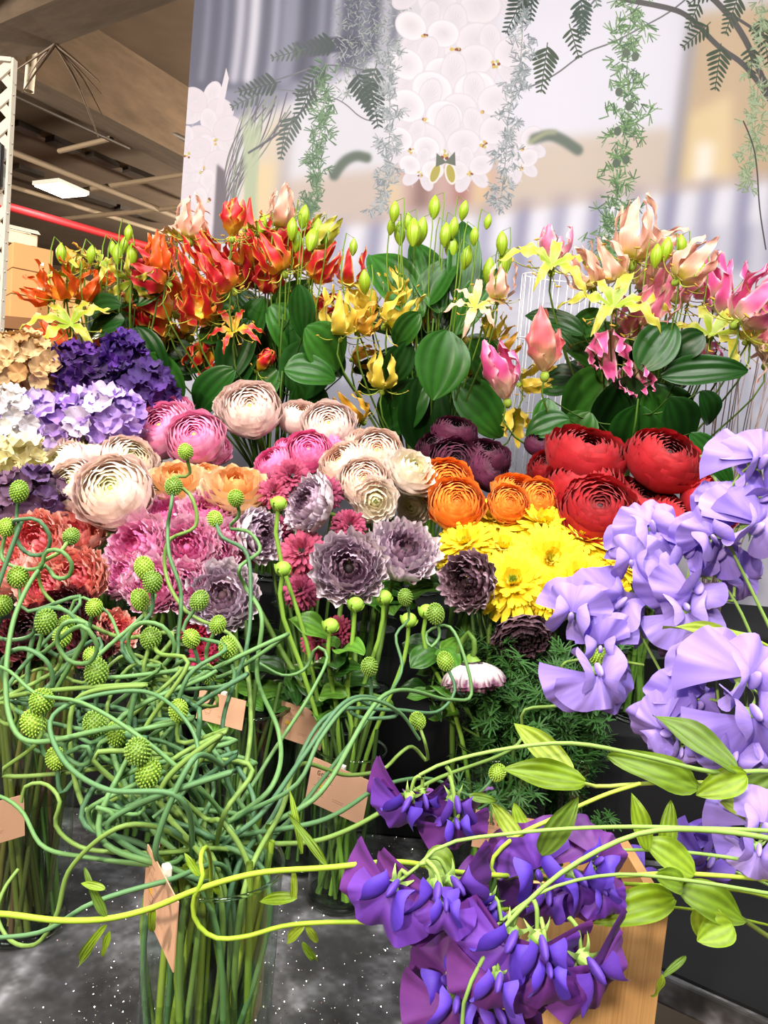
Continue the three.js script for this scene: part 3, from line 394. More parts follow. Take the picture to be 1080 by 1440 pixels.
many('dusky_ranunculus', 'brownish plum ruffled ranunculus against the yellow chrysanthemums', 'flower', undefined, 'carn', ['#4a2a3c', '#8a6678', '#a88898', '#bca4b2'], 'mum', [[656, 816, 84, 0.98, [-0.5, 0.1, 0.8]]], { centre: '#2a1a20', mess: 0.2 });
many('dusky_ranunculus', 'dark brown plum ranunculus hanging under the yellow chrysanthemums', 'flower', undefined, 'carn', ['#2a1420', '#45283a', '#5c3d4c', '#7a5c6c'], 'mum', [[736, 898, 82, 0.97, [0.05, -0.55, 0.8]]], { centre: '#2a1a20', mess: 0.16, tall: 0.75 });
many('striped_ranunculus', 'white ranunculus with plum tips nodding face down', 'flower', undefined, 'stripe', ['#ffffff', '#f8f4f4'], 'mum', [[666, 962, 88, 0.93, [0.15, -0.85, 0.15]]], { centre: '#c8d070', mess: 0.1, sag: 0.1, stem: [[640, 1150, 1.0], [636, 1040, 0.99], [640, 960, 0.97], [648, 905, 0.95], [662, 890, 0.94], [668, 912, 0.93]] });
const coral = ['#ee7078', '#fa9c90', '#fdb8a8', '#feccbc'];
many('coral_carnation', 'coral carnation in the wide left vase', 'flower', 'coral carnations', 'carn', coral, 'left', [[48, 762, 96, 0.98, FW], [104, 748, 84, 1.04, UP], [14, 800, 82, 0.96, L_], [104, 812, 92, 0.94, FW], [112, 706, 70, 1.1, UP], [58, 828, 76, 0.92, FW], [150, 720, 60, 1.08, R_], [165, 886, 62, 0.9, R_]], { mess: 0.25, mat: { transmission: 0.14 } });
many('dark_carnation', 'dark maroon carnation low among the coral ones', 'flower', 'maroon carnations', 'carn', ['#3a0a14', '#5a101c', '#6e1824', '#7c2030'], 'left', [[92, 862, 80, 0.9, FW], [40, 890, 80, 0.88, FW], [128, 905, 66, 0.88, FW], [10, 930, 74, 0.88, FW]], { mess: 0.25, mat: { transmission: 0.14 } });
many('magenta_carnation', 'magenta pink carnation with paler edges', 'flower', 'magenta carnations', 'carn', ['#e06aa6', '#ee90c0', '#f6aed2', '#fbc8e0', '#fdd8ea'], 'magenta', [[190, 768, 100, 1.0, [-0.3, 0.5, 0.8]], [230, 722, 84, 1.07, UP], [292, 718, 84, 1.07, UP], [262, 768, 92, 1.0, FW], [214, 822, 82, 0.95, FW], [330, 742, 70, 1.07, R_], [172, 808, 70, 0.97, L_], [256, 822, 76, 0.96, FW], [300, 778, 70, 1.02, FW]], { mess: 0.25, mat: { transmission: 0.14 } });

// ---------------------------------------------------------------- pompon heads and chrysanthemums: many fine florets
function strapPetal(len, w, curl, seed, tipCol, baseCol) { const r = rng(seed), k = 0.8 + r() * 0.4; return grid(2, 4, (u, v) => { const ww = w * (0.4 + 0.6 * Math.sin(Math.min(1, v * 0.8 + 0.15) * Math.PI * 0.75)) * (v > 0.95 ? 0.6 : 1); return [u * ww, len * v * (1 - 0.15 * v) + curl * k * v * v * 0.5, len * 0.15 * v - Math.abs(u) * ww * -0.4 + curl * v * v]; }, (u, v) => mix3(baseCol, tipCol, v)); }
function floretHead(rings, seed, tipCol, baseCol) { // petals rooted on a dome, leaning out ring by ring
  const r = rng(seed), list = [];
  rings.forEach(([n, lean, len, w, rad, y, curl], k) => { for (let i = 0; i < n; i++) { const g = strapPetal(len * (0.85 + r() * 0.3), w, curl, seed + k * 50 + i, tipCol, baseCol), m = new THREE.Matrix4().makeRotationFromEuler(new THREE.Euler(lean + (r() - 0.5) * 0.25, (i + r() * 0.6) / n * 6.283 + k, 0, 'YXZ')); g.translate(0, rad, 0); g.applyMatrix4(m); g.translate(0, y, 0); list.push(g); } });
  return merge(list);
}
const mumOuter = [0, 1, 2].map((s) => floretHead([[30, 1.75, 0.92, 0.1, 0.1, 0, 0.12], [28, 1.5, 0.92, 0.1, 0.1, 0.03, 0.15], [26, 1.25, 0.86, 0.1, 0.1, 0.05, 0.15]], 900 + s * 31, [0.97, 0.9, 0.5], [0.97, 0.9, 0.5]));
const mumInner = [0, 1, 2].map((s) => floretHead([[24, 0.98, 0.76, 0.095, 0.1, 0.06, 0.1], [22, 0.72, 0.62, 0.09, 0.08, 0.08, 0.02], [18, 0.48, 0.46, 0.075, 0.08, 0.1, -0.08]], 1900 + s * 31, [0.97, 0.91, 0.5], [0.97, 0.91, 0.5]));
const mumCore = floretHead([[16, 0.35, 0.26, 0.035, 0.03, 0.14, -0.06], [10, 0.12, 0.26, 0.03, 0.02, 0.15, 0]], 2900, [1, 1, 1], [1, 1, 1]);
const yellow = petalMat('#fbe616', { transmission: 0.2 });
const feather = (seed) => { const r = rng(seed), list = []; for (let i = 0; i < 26; i++) { const a = r() * 6.28, h = r(), L = 0.016 + r() * 0.022, o = V((r() - 0.5) * 0.012, h * 0.13, (r() - 0.5) * 0.012), e = V(Math.cos(a), 0.35 + r() * 0.6, Math.sin(a)).normalize(); for (const k of [-0.5, 0, 0.5]) { const q = e.clone().applyAxisAngle(V(0, 1, 0), k).multiplyScalar(L * (1 - Math.abs(k) * 0.4)); const g = grid(1, 2, (u, v) => [o.x + q.x * v + u * 0.0016 * (1 - v * 0.7) * -q.z / L, o.y + q.y * v - 0.006 * v * v, o.z + q.z * v + u * 0.0016 * q.x / L], () => [0.7 + r() * 0.3, 1, 0.7]); list.push(g); } } return merge(list); };
const feathers = [0, 1, 2].map((s) => feather(71 + s));
[[656, 768, 84, 1.1, [-0.4, 0.75, 0.6]], [694, 736, 80, 1.16, UP], [762, 742, 92, 1.14, UP], [820, 762, 88, 1.12, UP], [722, 822, 100, 1.0, [-0.25, 0.6, 0.8]], [772, 790, 96, 1.06, FW], [812, 818, 84, 1.03, FW], [868, 796, 74, 1.1, R_], [862, 838, 66, 1.06, [0.5, 0.35, 0.8]], [706, 776, 78, 1.09, UP], [768, 838, 70, 0.99, [0.1, 0.2, 0.95]], [882, 775, 46, 1.16, R_], [738, 780, 78, 1.1, UP], [790, 762, 78, 1.13, UP], [690, 806, 70, 1.06, L_], [838, 796, 74, 1.1, UP], [640, 790, 56, 1.1, L_]].forEach(([px, py, dia, d, dir], i) => {
  const p = at(px, py, d), D = V(...dir).normalize(), size = metres(dia / 2, p) * 1.14, r = rng(40 + i), J = jars[i % 2 ? 'mum2' : 'mum'], neck = p.clone().addScaledVector(D, -size * 0.1), pts = stemPts(J, neck, D, r), t = thing('yellow_chrysanthemum', i % 3 === 1 ? 'bright yellow chrysanthemum with a green centre' : 'bright yellow chrysanthemum with a full yellow centre', 'flower', pts[0], i % 3 === 1 ? 'green centred chrysanthemums' : 'full yellow chrysanthemums');
  mesh('stem', tube(rel(pts, pts[0]), 0.0035, 0.003, 20, 6), stemMat('#3f5c2a'), t);
  const g = new THREE.Group(); g.name = 'bloom'; t.add(g); g.position.copy(p).sub(pts[0]); g.quaternion.copy(basis(D, V(r() - 0.5, 0, 1))); g.scale.setScalar(size);
  const a = mesh('outer_florets', mumOuter[i % 3], yellow, g), b = mesh('inner_florets', mumInner[(i + 1) % 3], yellow, g); a.userData.kind = b.userData.kind = 'stuff'; a.rotation.y = r() * 6;
  mesh('flower_centre', mumCore, petalMat(i % 3 === 1 ? '#9fb52a' : '#d8d020'), g).userData.kind = 'stuff';
  const c = new THREE.CatmullRomCurve3(rel(pts, pts[0]));
  for (let k = 0; k < 11; k++) { const f = mesh('feathery_leaf', feathers[k % 3], leafMat('#345a2a', { roughness: 0.6 }), t), q = c.getPoint(0.1 + k * 0.023); f.userData.kind = 'stuff'; f.position.copy(q); f.rotation.set((r() - 0.5) * 1.2, r() * 6, (r() - 0.5) * 1.2); f.scale.setScalar(0.75 + r() * 0.3); }
});
const pomGeo = [0, 1].map((s) => floretHead([[22, 1.65, 0.62, 0.1, 0.3, 0, 0.15], [22, 1.35, 0.66, 0.1, 0.3, 0.02, 0.15], [20, 1.05, 0.62, 0.1, 0.3, 0.06, 0.12], [18, 0.78, 0.56, 0.1, 0.3, 0.08, 0.08], [14, 0.5, 0.48, 0.1, 0.3, 0.1, 0], [8, 0.22, 0.4, 0.09, 0.3, 0.1, 0]], 3900 + s * 77, [0.95, 0.7, 0.76], [0.95, 0.7, 0.76]));
[[410, 672, 58, 1.12], [384, 694, 50, 1.1], [458, 694, 54, 1.12], [490, 740, 54, 1.1], [426, 778, 72, 1.06], [424, 832, 58, 1.04], [474, 888, 48, 1.04], [446, 902, 50, 1.03], [392, 745, 44, 1.1], [300, 762, 62, 1.06], [344, 772, 50, 1.06], [276, 884, 50, 1.0], [286, 920, 46, 1.0]].forEach(([px, py, dia, d], i) => {
  const hot = i > 10, p = at(px, py, d), r = rng(640 + i), D = V((r() - 0.5) * 0.8, 0.4, 0.8).normalize(), size = metres(dia / 2, p), pts = stemPts(jars[i > 8 ? 'pink' : 'mid2'], p, D, r), t = thing('pompon_flower', hot ? 'small hot pink pompon flower behind the allium stems' : 'small raspberry pink pompon flower among the mauve ranunculus', 'flower', pts[0], hot ? 'hot pink pompons' : 'raspberry pompons');
  mesh('stem', tube(rel(pts, pts[0]), 0.003, 0.0025, 18, 6), stemMat('#4f6f2c'), t);
  const m = mesh('florets', pomGeo[i % 2], petalMat(hot ? '#e0447c' : ['#b04870', '#bc5478', '#a0406a'][i % 3]), t); m.userData.kind = 'stuff'; m.position.copy(p).sub(pts[0]); m.quaternion.copy(basis(D)); m.scale.setScalar(size); });

// ---------------------------------------------------------------- floret clusters (hydrangea, sweet pea and stock bunches seen from above)
function floretGeo(n, seed, ruff) { const list = [], r = rng(seed); for (let i = 0; i < n; i++) { const g = grid(6, 5, (u, v) => { const w = 0.62 * Math.sin(Math.min(1, v * 0.75 + 0.12) * Math.PI * 0.7); return [u * w, 0.22 * v * v + ruff * v * Math.sin(u * 5 + seed + i) - 0.12 * (1 - v) + 0.12 * u * u * v, v * (1 - 0.12 * u * u)]; }, (u, v) => { const b = 0.94 + 0.06 * Math.sin(u * 14 + v * 3); return [b, b, b]; }); g.applyMatrix4(new THREE.Matrix4().makeRotationY((i + (r() - 0.5) * 0.2) / n * 6.283)); list.push(g); } return merge(list); }
const florets = [floretGeo(4, 1, 0.1), floretGeo(4, 2, 0.14), floretGeo(5, 3, 0.18)];
function cluster(name, label, cat, cols, J, px, py, rx, ry, d, n, fs, seed, o = {}) {
  const r = rng(seed), c = at(px, py, d), sx = metres(rx, c), sy = metres(ry, c), sz = sx * 0.8, neck = c.clone().add(V(0, -sy * 0.6, 0)), pts = stemPts(jars[J], neck, V(0, 1, 0), r), t = thing(name, label, cat, pts[0]);
  mesh('stem', tube(rel(pts, pts[0]), 0.005, 0.004, 16, 6), stemMat('#4f6b30'), t);
  for (let i = 0; i < n; i++) { // even spread over the upper and front part of the head
    const y = 1 - (i + 0.5) / n * 1.75, a = i * 2.39996 + r() * 0.3, q = Math.sqrt(Math.max(0, 1 - y * y)), dir = V(Math.cos(a) * q, y, Math.sin(a) * q), k = 0.86 + r() * 0.24, p = V(dir.x * sx * k, dir.y * sy * k, dir.z * sz * k).add(c).sub(pts[0]);
    const nrm = V(dir.x / sx, dir.y / sy, dir.z / sz).normalize().add(V(r() - 0.5, r() - 0.5, r() - 0.5).multiplyScalar(0.7)).normalize(), m = mesh('floret', florets[Math.floor(r() * 3)], petalMat(cols[Math.floor(r() * cols.length)], o.mat), t);
    m.position.copy(p); m.quaternion.copy(basis(nrm, V(r() - 0.5, r() - 0.5, 1))); m.scale.setScalar(metres(fs, c) * (0.8 + r() * 0.45)); }
  return t;
}
cluster('dried_hydrangea', 'tan dried hydrangea head at the stall edge', 'flower', ['#c99a5e', '#d8b07a', '#c08f55', '#e0bd8a'], 'stock', 34, 520, 56, 50, 1.34, 70, 13, 61);
cluster('lavender_stock', 'large lavender floret cluster left of the pink ranunculus', 'flower', ['#9c74d0', '#b08ee0', '#c8ace8', '#a880d4', '#d8c4f0', '#ece0f6'], 'stock', 70, 602, 62, 46, 1.26, 54, 19, 62);
cluster('lavender_stock', 'pale lavender floret cluster touching the rose pink ranunculus', 'flower', ['#a680d8', '#b898e2', '#ccb2ec', '#9268c8', '#e4d8f4'], 'stock', 146, 592, 48, 42, 1.24, 44, 18, 63);
cluster('violet_stock', 'dark violet floret cluster under the orange flame lilies', 'flower', ['#42146a', '#521c80', '#340e54', '#642a96'], 'violet', 110, 522, 38, 34, 1.36, 34, 17, 64);
cluster('violet_stock', 'dark violet floret spike rising beside the red flame lilies', 'flower', ['#4c1a8c', '#662cac', '#401478', '#38105e'], 'violet', 172, 508, 28, 34, 1.37, 32, 17, 65);
cluster('violet_stock', 'deep purple floret cluster above the rose pink ranunculus', 'flower', ['#2e0d54', '#421872', '#38126a', '#521f86'], 'violet', 200, 550, 42, 36, 1.33, 40, 16, 66);
cluster('white_hydrangea', 'white floret head at the stall edge', 'flower', ['#f0ecec', '#e6e2ea', '#f6f2ee'], 'stock', 10, 592, 36, 42, 1.2, 36, 13, 67);
cluster('cream_stock', 'cream yellow floret cluster above the dusky purple one', 'flower', ['#efe6b8', '#f4ecc8', '#e6dca0'], 'stock', 22, 654, 34, 30, 1.14, 20, 22, 68);
cluster('dusky_stock', 'dusky purple floret cluster behind the coral carnations', 'flower', ['#5c3a5c', '#74506f', '#6a4a80', '#4a2c48'], 'left', 40, 708, 54, 44, 1.08, 44, 17, 69);
// ---------------------------------------------------------------- leaves
const leafCache = new Map();
function leafGeo(wr, bend, fold, wave, pow, veins, seed) { // unit length along +y, face +z
  const k = [wr, bend, fold, wave, pow, veins, seed].join(); if (leafCache.has(k)) return leafCache.get(k);
  const r = rng(seed + 5), s = r() * 6, g = grid(16, 12, (u, v) => {
    const w = wr * 2.8 * Math.pow(v * 0.985 + 0.012, 0.82 * pow) * Math.pow(1 - v * 0.99, 0.85), a = bend * v, y = bend ? Math.sin(a) / bend : v, z = bend ? -(1 - Math.cos(a)) / bend : 0, up = fold * Math.abs(u) * w + wave * Math.sin(v * 9 + s + u * 1.5) * Math.abs(u) + 0.011 * Math.cos(u * veins * 2) * Math.sin(Math.PI * v);
    return [u * w, y + up * Math.sin(a), z + up * Math.cos(a)];
  }, (u, v) => { const b = 0.8 + 0.17 * Math.cos(u * veins * 2) + 0.06 * Math.sin(v * 31 + u * 5 + s); return Math.abs(u) < 0.06 ? [0.98, 1, 0.85] : [b, b, b]; });
  leafCache.set(k, g); return g;
}
function putLeaf(parent, origin, p0, p1, widthPx, hex, o = {}) {
  const d = p1.clone().sub(p0), L = d.length(), wr = widthPx ? clamp(metres(widthPx, p0) / 2 / L * 0.86, 0.04, 0.5) : o.wr || 0.2, m = mesh('leaf', leafGeo(+wr.toFixed(2), o.bend ?? 0.5, o.fold ?? 0.25, o.wave ?? 0.02, o.pow ?? 0.8, o.veins ?? 7, o.seed || 0), leafMat(hex, o.mat), parent);
  m.position.copy(p0).sub(origin); m.quaternion.copy(basis(d, o.face || V(0, 0.5, 1))); m.scale.setScalar(L); return m;
}
// ---------------------------------------------------------------- flame lilies (gloriosa)
function tepalGeo(mode, pal, seed) {
  const r = rng(seed), s = r() * 6, k = 0.9 + r() * 0.2, tw = (r() - 0.5) * 0.6;
  const line = { reflex: (v) => [0.05 + 0.34 * Math.sin(Math.min(1, v * 1.5) * 1.57) - 0.12 * sm(v, 0.6, 1), -0.1 * Math.sin(v * 3.1) * (1 - v) + 1.0 * v * v * (1.5 - 0.5 * v) * k], star: (v) => [0.04 + 0.96 * v * k, 0.28 * Math.sin(v * 2.6) - 0.25 * v * v], closed: (v) => [0.06 + 0.26 * Math.sin(v * 2.5), v * k] }[mode];
  const W = { reflex: 0.165, star: 0.12, closed: 0.21 }[mode], [base, mid, edge] = pal.map(lin);
  return grid(6, 12, (u, v) => {
    const [rr, y] = line(v), w = W * Math.pow(Math.sin(Math.PI * Math.pow(v * 0.95 + 0.03, 0.75)), 0.8), wav = 0.07 * Math.sin(v * 19 + s + (u > 0 ? 1.3 : 0)) * u * u * sm(v, 0.1, 0.3), t = tw * v, x = u * w;
    return [x * Math.cos(t), y + wav * (mode === 'star' ? 1 : 0.4) + x * Math.sin(t) * 0.4, rr + (mode === 'star' ? 0 : wav) + x * Math.sin(t) - (mode === 'closed' ? u * u * 0.1 : 0)];
  }, (u, v) => { const m = sm(v, 0.18, 0.5), e = sm(Math.abs(u), 0.62, 0.98), b = mix3(base, mid, m); return mix3(b, edge, e * 0.85); });
}
const pals = { red: ['#f0bc22', '#dc1426', '#f2c046'], crimson: ['#e09a1a', '#c40e26', '#e86038'], orange: ['#f0a818', '#ee5a0e', '#f28a20'], yellow: ['#c8c020', '#e8c840', '#f0dc78'], amber: ['#b09a18', '#d89a20', '#e4b84a'], pink: ['#e4dc98', '#f080aa', '#f8dcc8'], hot: ['#ecdcb4', '#ec569c', '#f8c8d4'], peach: ['#ccc84c', '#f0b4a0', '#f6dcc0'], green: ['#94ae1c', '#c0bc38', '#e0d484'], salmon: ['#e8d098', '#ee7a84', '#f4c0a8'] };
const tepCache = new Map(); const tepals = (mode, pal) => { const k = mode + pal; if (!tepCache.has(k)) tepCache.set(k, [0, 1, 2].map((q) => tepalGeo(mode, pals[pal], 7000 + tepCache.size * 5 + q))); return tepCache.get(k); };
const stamenGeo = (() => { const a = tint(tube([V(0, -0.02, 0.04), V(0, -0.12, 0.25), V(0, -0.12, 0.5), V(0, -0.02, 0.72)], 0.014, 0.009, 8, 5), lin('#b9c23a')), b = new THREE.SphereGeometry(1, 6, 5); b.scale(0.075, 0.02, 0.022); b.translate(0, -0.01, 0.73); return merge([a, tint(b, lin('#c99a2a'))]); })();
const ovary = (() => { const g = new THREE.SphereGeometry(0.09, 10, 8); g.scale(1, 1.3, 1); g.translate(0, -0.1, 0); return tint(g, [1, 1, 1]); })();
const lilyMat = petalMat('#ffffff', { roughness: 0.5, transmission: 0.25 });
let lilySeed = 1;
function lily(J, label, group, pal, px, py, len, d, dir, mode, o = {}) {
  const r = rng(lilySeed++ * 17 + 3), p = at(px, py, d), D = V(...dir).normalize(), s = metres(len, p) * (J === 'lilyP' ? 1.12 : 1.06), jr = jars[J], pts = stemPts(jr, p, V(0, 1, 0), r), t = thing('flame_lily', label, 'flower', pts[0], group);
  mesh('stem', tube(rel(pts, pts[0]), 0.0026, 0.0018, 16, 5), stemMat('#56752a'), t);
  const g = new THREE.Group(); g.name = 'bloom'; t.add(g); g.position.copy(p).sub(pts[0]); g.quaternion.copy(basis(D, V(r() - 0.5, r() - 0.5, 1))); g.scale.setScalar(s);
  const gs = tepals(mode, pal), off = r() * 6; for (let i = 0; i < 6; i++) { const m = mesh('tepal', gs[i % 3], lilyMat, g); m.rotation.set((r() - 0.5) * 0.35, off + i * 1.0472 + (r() - 0.5) * 0.4, (r() - 0.5) * 0.2, 'YXZ'); m.scale.setScalar(0.85 + r() * 0.3); }
  if (mode !== 'closed' || r() < 0.6) for (let i = 0; i < 6; i++) { const m = mesh('stamen', stamenGeo, petalMat('#ffffff'), g); m.rotation.set((r() - 0.5) * 0.5, off + 0.5 + i * 1.0472 + (r() - 0.5) * 0.5, 0, 'YXZ'); m.scale.setScalar(0.8 + r() * 0.3); }
  mesh('ovary', ovary, petalMat('#9ab83a'), g);
}
const U = [0, 1, 0.1], UL = [-0.6, 0.75, 0.2], UR = [0.6, 0.75, 0.2], LL = [-0.9, 0.3, 0.3], RR = [0.9, 0.3, 0.3], UF = [0, 0.6, 0.8], DF = [0, -0.6, 0.8];
const rd = 'red flame lily with yellow petal edges', rg = 'red flame lilies';
[[326, 332, 46, U, 'closed'], [348, 375, 66, U, 'reflex'], [376, 350, 56, UR, 'reflex'], [300, 405, 60, UL, 'reflex'], [262, 410, 62, UL, 'reflex'], [240, 440, 60, LL, 'reflex'], [232, 398, 50, LL, 'reflex'], [262, 470, 64, UL, 'reflex'], [234, 470, 56, LL, 'reflex'], [300, 450, 56, UL, 'reflex'], [325, 405, 56, UL, 'reflex'], [418, 378, 60, U, 'reflex'], [440, 392, 50, UR, 'reflex'], [396, 380, 58, UL, 'reflex'], [344, 400, 54, UF, 'reflex'], [338, 520, 44, U, 'closed'], [362, 520, 32, UR, 'closed'], [490, 400, 44, U, 'reflex'], [448, 430, 34, RR, 'reflex'], [300, 372, 54, UL, 'reflex'], [280, 440, 56, UF, 'reflex'], [290, 490, 44, DF, 'reflex'], [378, 405, 46, UF, 'reflex'], [330, 465, 40, UF, 'star']].forEach(([x, y, l, D, m], i) => lily('lilyR', m === 'closed' ? 'half closed red flame lily with upright petals' : m === 'star' ? 'wide open star shaped red and yellow flame lily' : rd, m === 'closed' ? 'half closed red lilies' : m === 'star' ? undefined : rg, i % 4 === 2 ? 'crimson' : 'red', x, y, l, 1.46 + ((i * 37) % 10) * 0.02, D, m));
[[268, 335, 52, U, 'reflex', 'peach'], [394, 318, 50, U, 'reflex', 'peach'], [440, 345, 46, UR, 'reflex', 'green'], [360, 325, 44, UL, 'star', 'green'], [250, 330, 50, UL, 'star', 'peach']].forEach(([x, y, l, D, m, p], i) => lily('lilyR', 'half open yellow green flame lily above the red ones', 'half open lilies above the red ones', p, x, y, l, 1.5 + i * 0.015, D, m));
[[92, 415, 50, UF, 'reflex'], [70, 420, 36, LL, 'reflex'], [112, 420, 40, UR, 'reflex'], [224, 385, 44, U, 'reflex'], [100, 500, 48, UL, 'reflex'], [132, 498, 46, UR, 'reflex'], [78, 490, 40, LL, 'reflex'], [120, 380, 36, UL, 'reflex'], [145, 400, 34, U, 'reflex']].forEach(([x, y, l, D, m], i) => lily('lilyO', 'orange flame lily near the stacked cartons', 'orange flame lilies', i === 7 ? 'amber' : 'orange', x, y, l, 1.46 + i * 0.015, D, m));
[[100, 455, 56, UF, 'star'], [95, 388, 46, UL, 'star'], [185, 395, 44, DF, 'star'], [140, 372, 40, UR, 'star']].forEach(([x, y, l, D, m], i) => lily('lilyO', 'yellow green star shaped flame lily among the orange ones', 'green star lilies among the orange ones', 'green', x, y, l, 1.44 + i * 0.02, D, m));
[[478, 470, 54, U, 'reflex'], [505, 465, 40, UR, 'reflex'], [545, 455, 54, UR, 'reflex'], [538, 545, 52, U, 'reflex'], [508, 590, 44, UL, 'reflex'], [525, 430, 46, LL, 'reflex'], [570, 420, 44, UL, 'reflex'], [655, 520, 46, UR, 'reflex'], [722, 585, 46, DF, 'reflex'], [735, 540, 40, RR, 'reflex'], [498, 505, 34, RR, 'reflex'], [690, 470, 38, UF, 'reflex'], [660, 500, 38, UL, 'reflex'], [585, 455, 50, UF, 'reflex'], [462, 452, 46, UL, 'reflex'], [560, 475, 46, UR, 'reflex'], [700, 500, 40, UR, 'reflex']].forEach(([x, y, l, D, m], i) => lily('lilyY', 'golden yellow flame lily around the broad green leaves', 'yellow flame lilies', i % 3 === 1 ? 'amber' : 'yellow', x, y, l, 1.45 + i * 0.012, D, m));
[[668, 432, 48, UF, 'star', 'peach'], [700, 420, 42, U, 'reflex', 'peach']].forEach(([x, y, l, D, m, p]) => lily('lilyY', 'peach tipped flame lily under the green lily buds', 'peach lilies under the buds', p, x, y, l, 1.42, D, m));
[[776, 372, 62, UF, 'star', 'green'], [776, 378, 50, U, 'closed', 'pink'], [890, 365, 70, U, 'reflex', 'peach'], [862, 430, 66, UF, 'star', 'green'], [905, 400, 64, UF, 'reflex', 'peach'], [940, 420, 60, UR, 'reflex', 'pink'], [850, 480, 60, DF, 'reflex', 'hot'], [830, 480, 50, DF, 'reflex', 'pink'], [880, 470, 54, UF, 'reflex', 'pink'], [870, 390, 52, UL, 'reflex', 'peach'], [1040, 450, 70, UR, 'reflex', 'hot'], [1020, 440, 60, U, 'reflex', 'hot'], [1000, 470, 66, UF, 'star', 'green'], [1070, 420, 54, UR, 'reflex', 'hot'], [970, 400, 44, U, 'reflex', 'pink'], [1076, 510, 44, U, 'closed', 'salmon'], [890, 520, 44, DF, 'reflex', 'hot'], [985, 490, 40, DF, 'reflex', 'hot'], [920, 350, 44, RR, 'reflex', 'peach'], [912, 448, 58, UF, 'reflex', 'pink'], [955, 392, 54, UR, 'reflex', 'peach'], [1005, 415, 54, UL, 'reflex', 'hot'], [832, 402, 50, UL, 'reflex', 'peach'], [1055, 480, 46, RR, 'star', 'peach']].forEach(([x, y, l, D, m, p], i) => lily('lilyP', p === 'hot' || p === 'pink' ? 'pink flame lily with pale edges right of the green buds' : p === 'green' ? 'yellow green star shaped flame lily among the pink ones' : 'peach pink flame lily right of the green buds', p === 'hot' || p === 'pink' ? 'pink flame lilies' : p === 'green' ? 'green star lilies among the pink ones' : 'peach flame lilies among the pink ones', p, x, y, l, 1.42 + ((i * 7) % 10) * 0.02, D, m));
lily('lilyP', 'closed rose pink flame lily lying low beside the plum ranunculus', undefined, 'hot', 712, 560, 62, 1.36, [-0.35, 0.9, 0.3], 'closed');
lily('lilyP', 'closed salmon pink flame lily above the plum ranunculus', undefined, 'salmon', 766, 522, 66, 1.36, [-0.1, 1, 0.1], 'closed');
// hanging green buds
const budGeo = (() => { const list = []; for (let i = 0; i < 6; i++) { const g = grid(3, 8, (u, v) => { const w = 0.25 * Math.pow(Math.sin(Math.PI * (v * 0.94 + 0.03)), 0.8), th = i * 1.0472 + u * 0.5; return [w * Math.sin(th), -v, w * Math.cos(th)]; }, (u, v) => Math.abs(u) > 0.9 ? [1, 1, 0.55] : [0.72 + 0.1 * v, 0.85, 0.6]); list.push(g); } return merge(list); })();
function budStem(J, label, group, px, py, len, d, seed) {
  const r = rng(seed), p = at(px, py - len * 0.5, d), s = metres(len, p), side = r() < 0.5 ? -1 : 1, top = p.clone().add(V(side * 0.006, 0.012, 0)), pts = stemPts(jars[J], p.clone().add(V(side * 0.018, -0.03, 0)), V(0, 1, 0), r); pts.push(p.clone().add(V(side * 0.018, -0.005, 0)), p.clone().add(V(side * 0.016, 0.007, 0)), p.clone().add(V(side * 0.008, 0.0135, 0)), p.clone().add(V(side * 0.001, 0.008, 0)), p);
  const t = thing('lily_bud', label, 'flower bud', pts[0], group); mesh('stem', tube(rel(pts, pts[0]), 0.0024, 0.0012, 30, 5), stemMat('#6c8c2c'), t);
  const b = mesh('bud', budGeo, petalMat('#a9c832', { roughness: 0.45, transmission: 0.1 }), t); b.position.copy(p).sub(pts[0]); b.scale.set(s, s, s); b.rotation.set((r() - 0.5) * 0.4, r() * 6, (r() - 0.5) * 0.4);
}
[[556, 298, 30], [552, 318, 24], [562, 328, 34], [612, 292, 34], [655, 296, 28], [688, 312, 22], [582, 328, 42], [596, 325, 40], [628, 330, 34], [634, 348, 38], [668, 332, 26], [660, 362, 34], [706, 342, 34], [712, 368, 40], [604, 428, 48], [498, 347, 24], [512, 396, 34], [690, 380, 36], [640, 320, 30], [574, 312, 26], [705, 395, 32]].forEach(([x, y, l], i) => budStem('lilyY', 'drooping green lily bud above the broad leaves', 'green buds above the broad leaves', x, y, l, 1.44 + (i % 5) * 0.02, 210 + i));
[[86, 356, 28], [100, 378, 26], [166, 358, 30], [158, 350, 22], [182, 328, 24], [186, 358, 32], [176, 345, 24], [206, 385, 30], [130, 358, 26]].forEach(([x, y, l], i) => budStem('lilyO', 'drooping green lily bud above the orange lilies', 'green buds above the orange lilies', x, y, l, 1.46 + (i % 4) * 0.02, 310 + i));
[[412, 322, 32], [430, 305, 34], [448, 324, 34], [460, 338, 34], [442, 340, 38], [420, 340, 30], [372, 318, 28]].forEach(([x, y, l], i) => budStem('lilyR', 'drooping green lily bud above the red lilies', 'green buds above the red lilies', x, y, l, 1.46 + (i % 4) * 0.02, 410 + i));
[[940, 350, 34], [958, 345, 30], [980, 392, 40], [985, 380, 36], [925, 360, 34]].forEach(([x, y, l], i) => budStem('lilyP', 'drooping green lily bud beside the pink lilies', 'green buds beside the pink lilies', x, y, l, 1.46 + (i % 4) * 0.02, 510 + i));
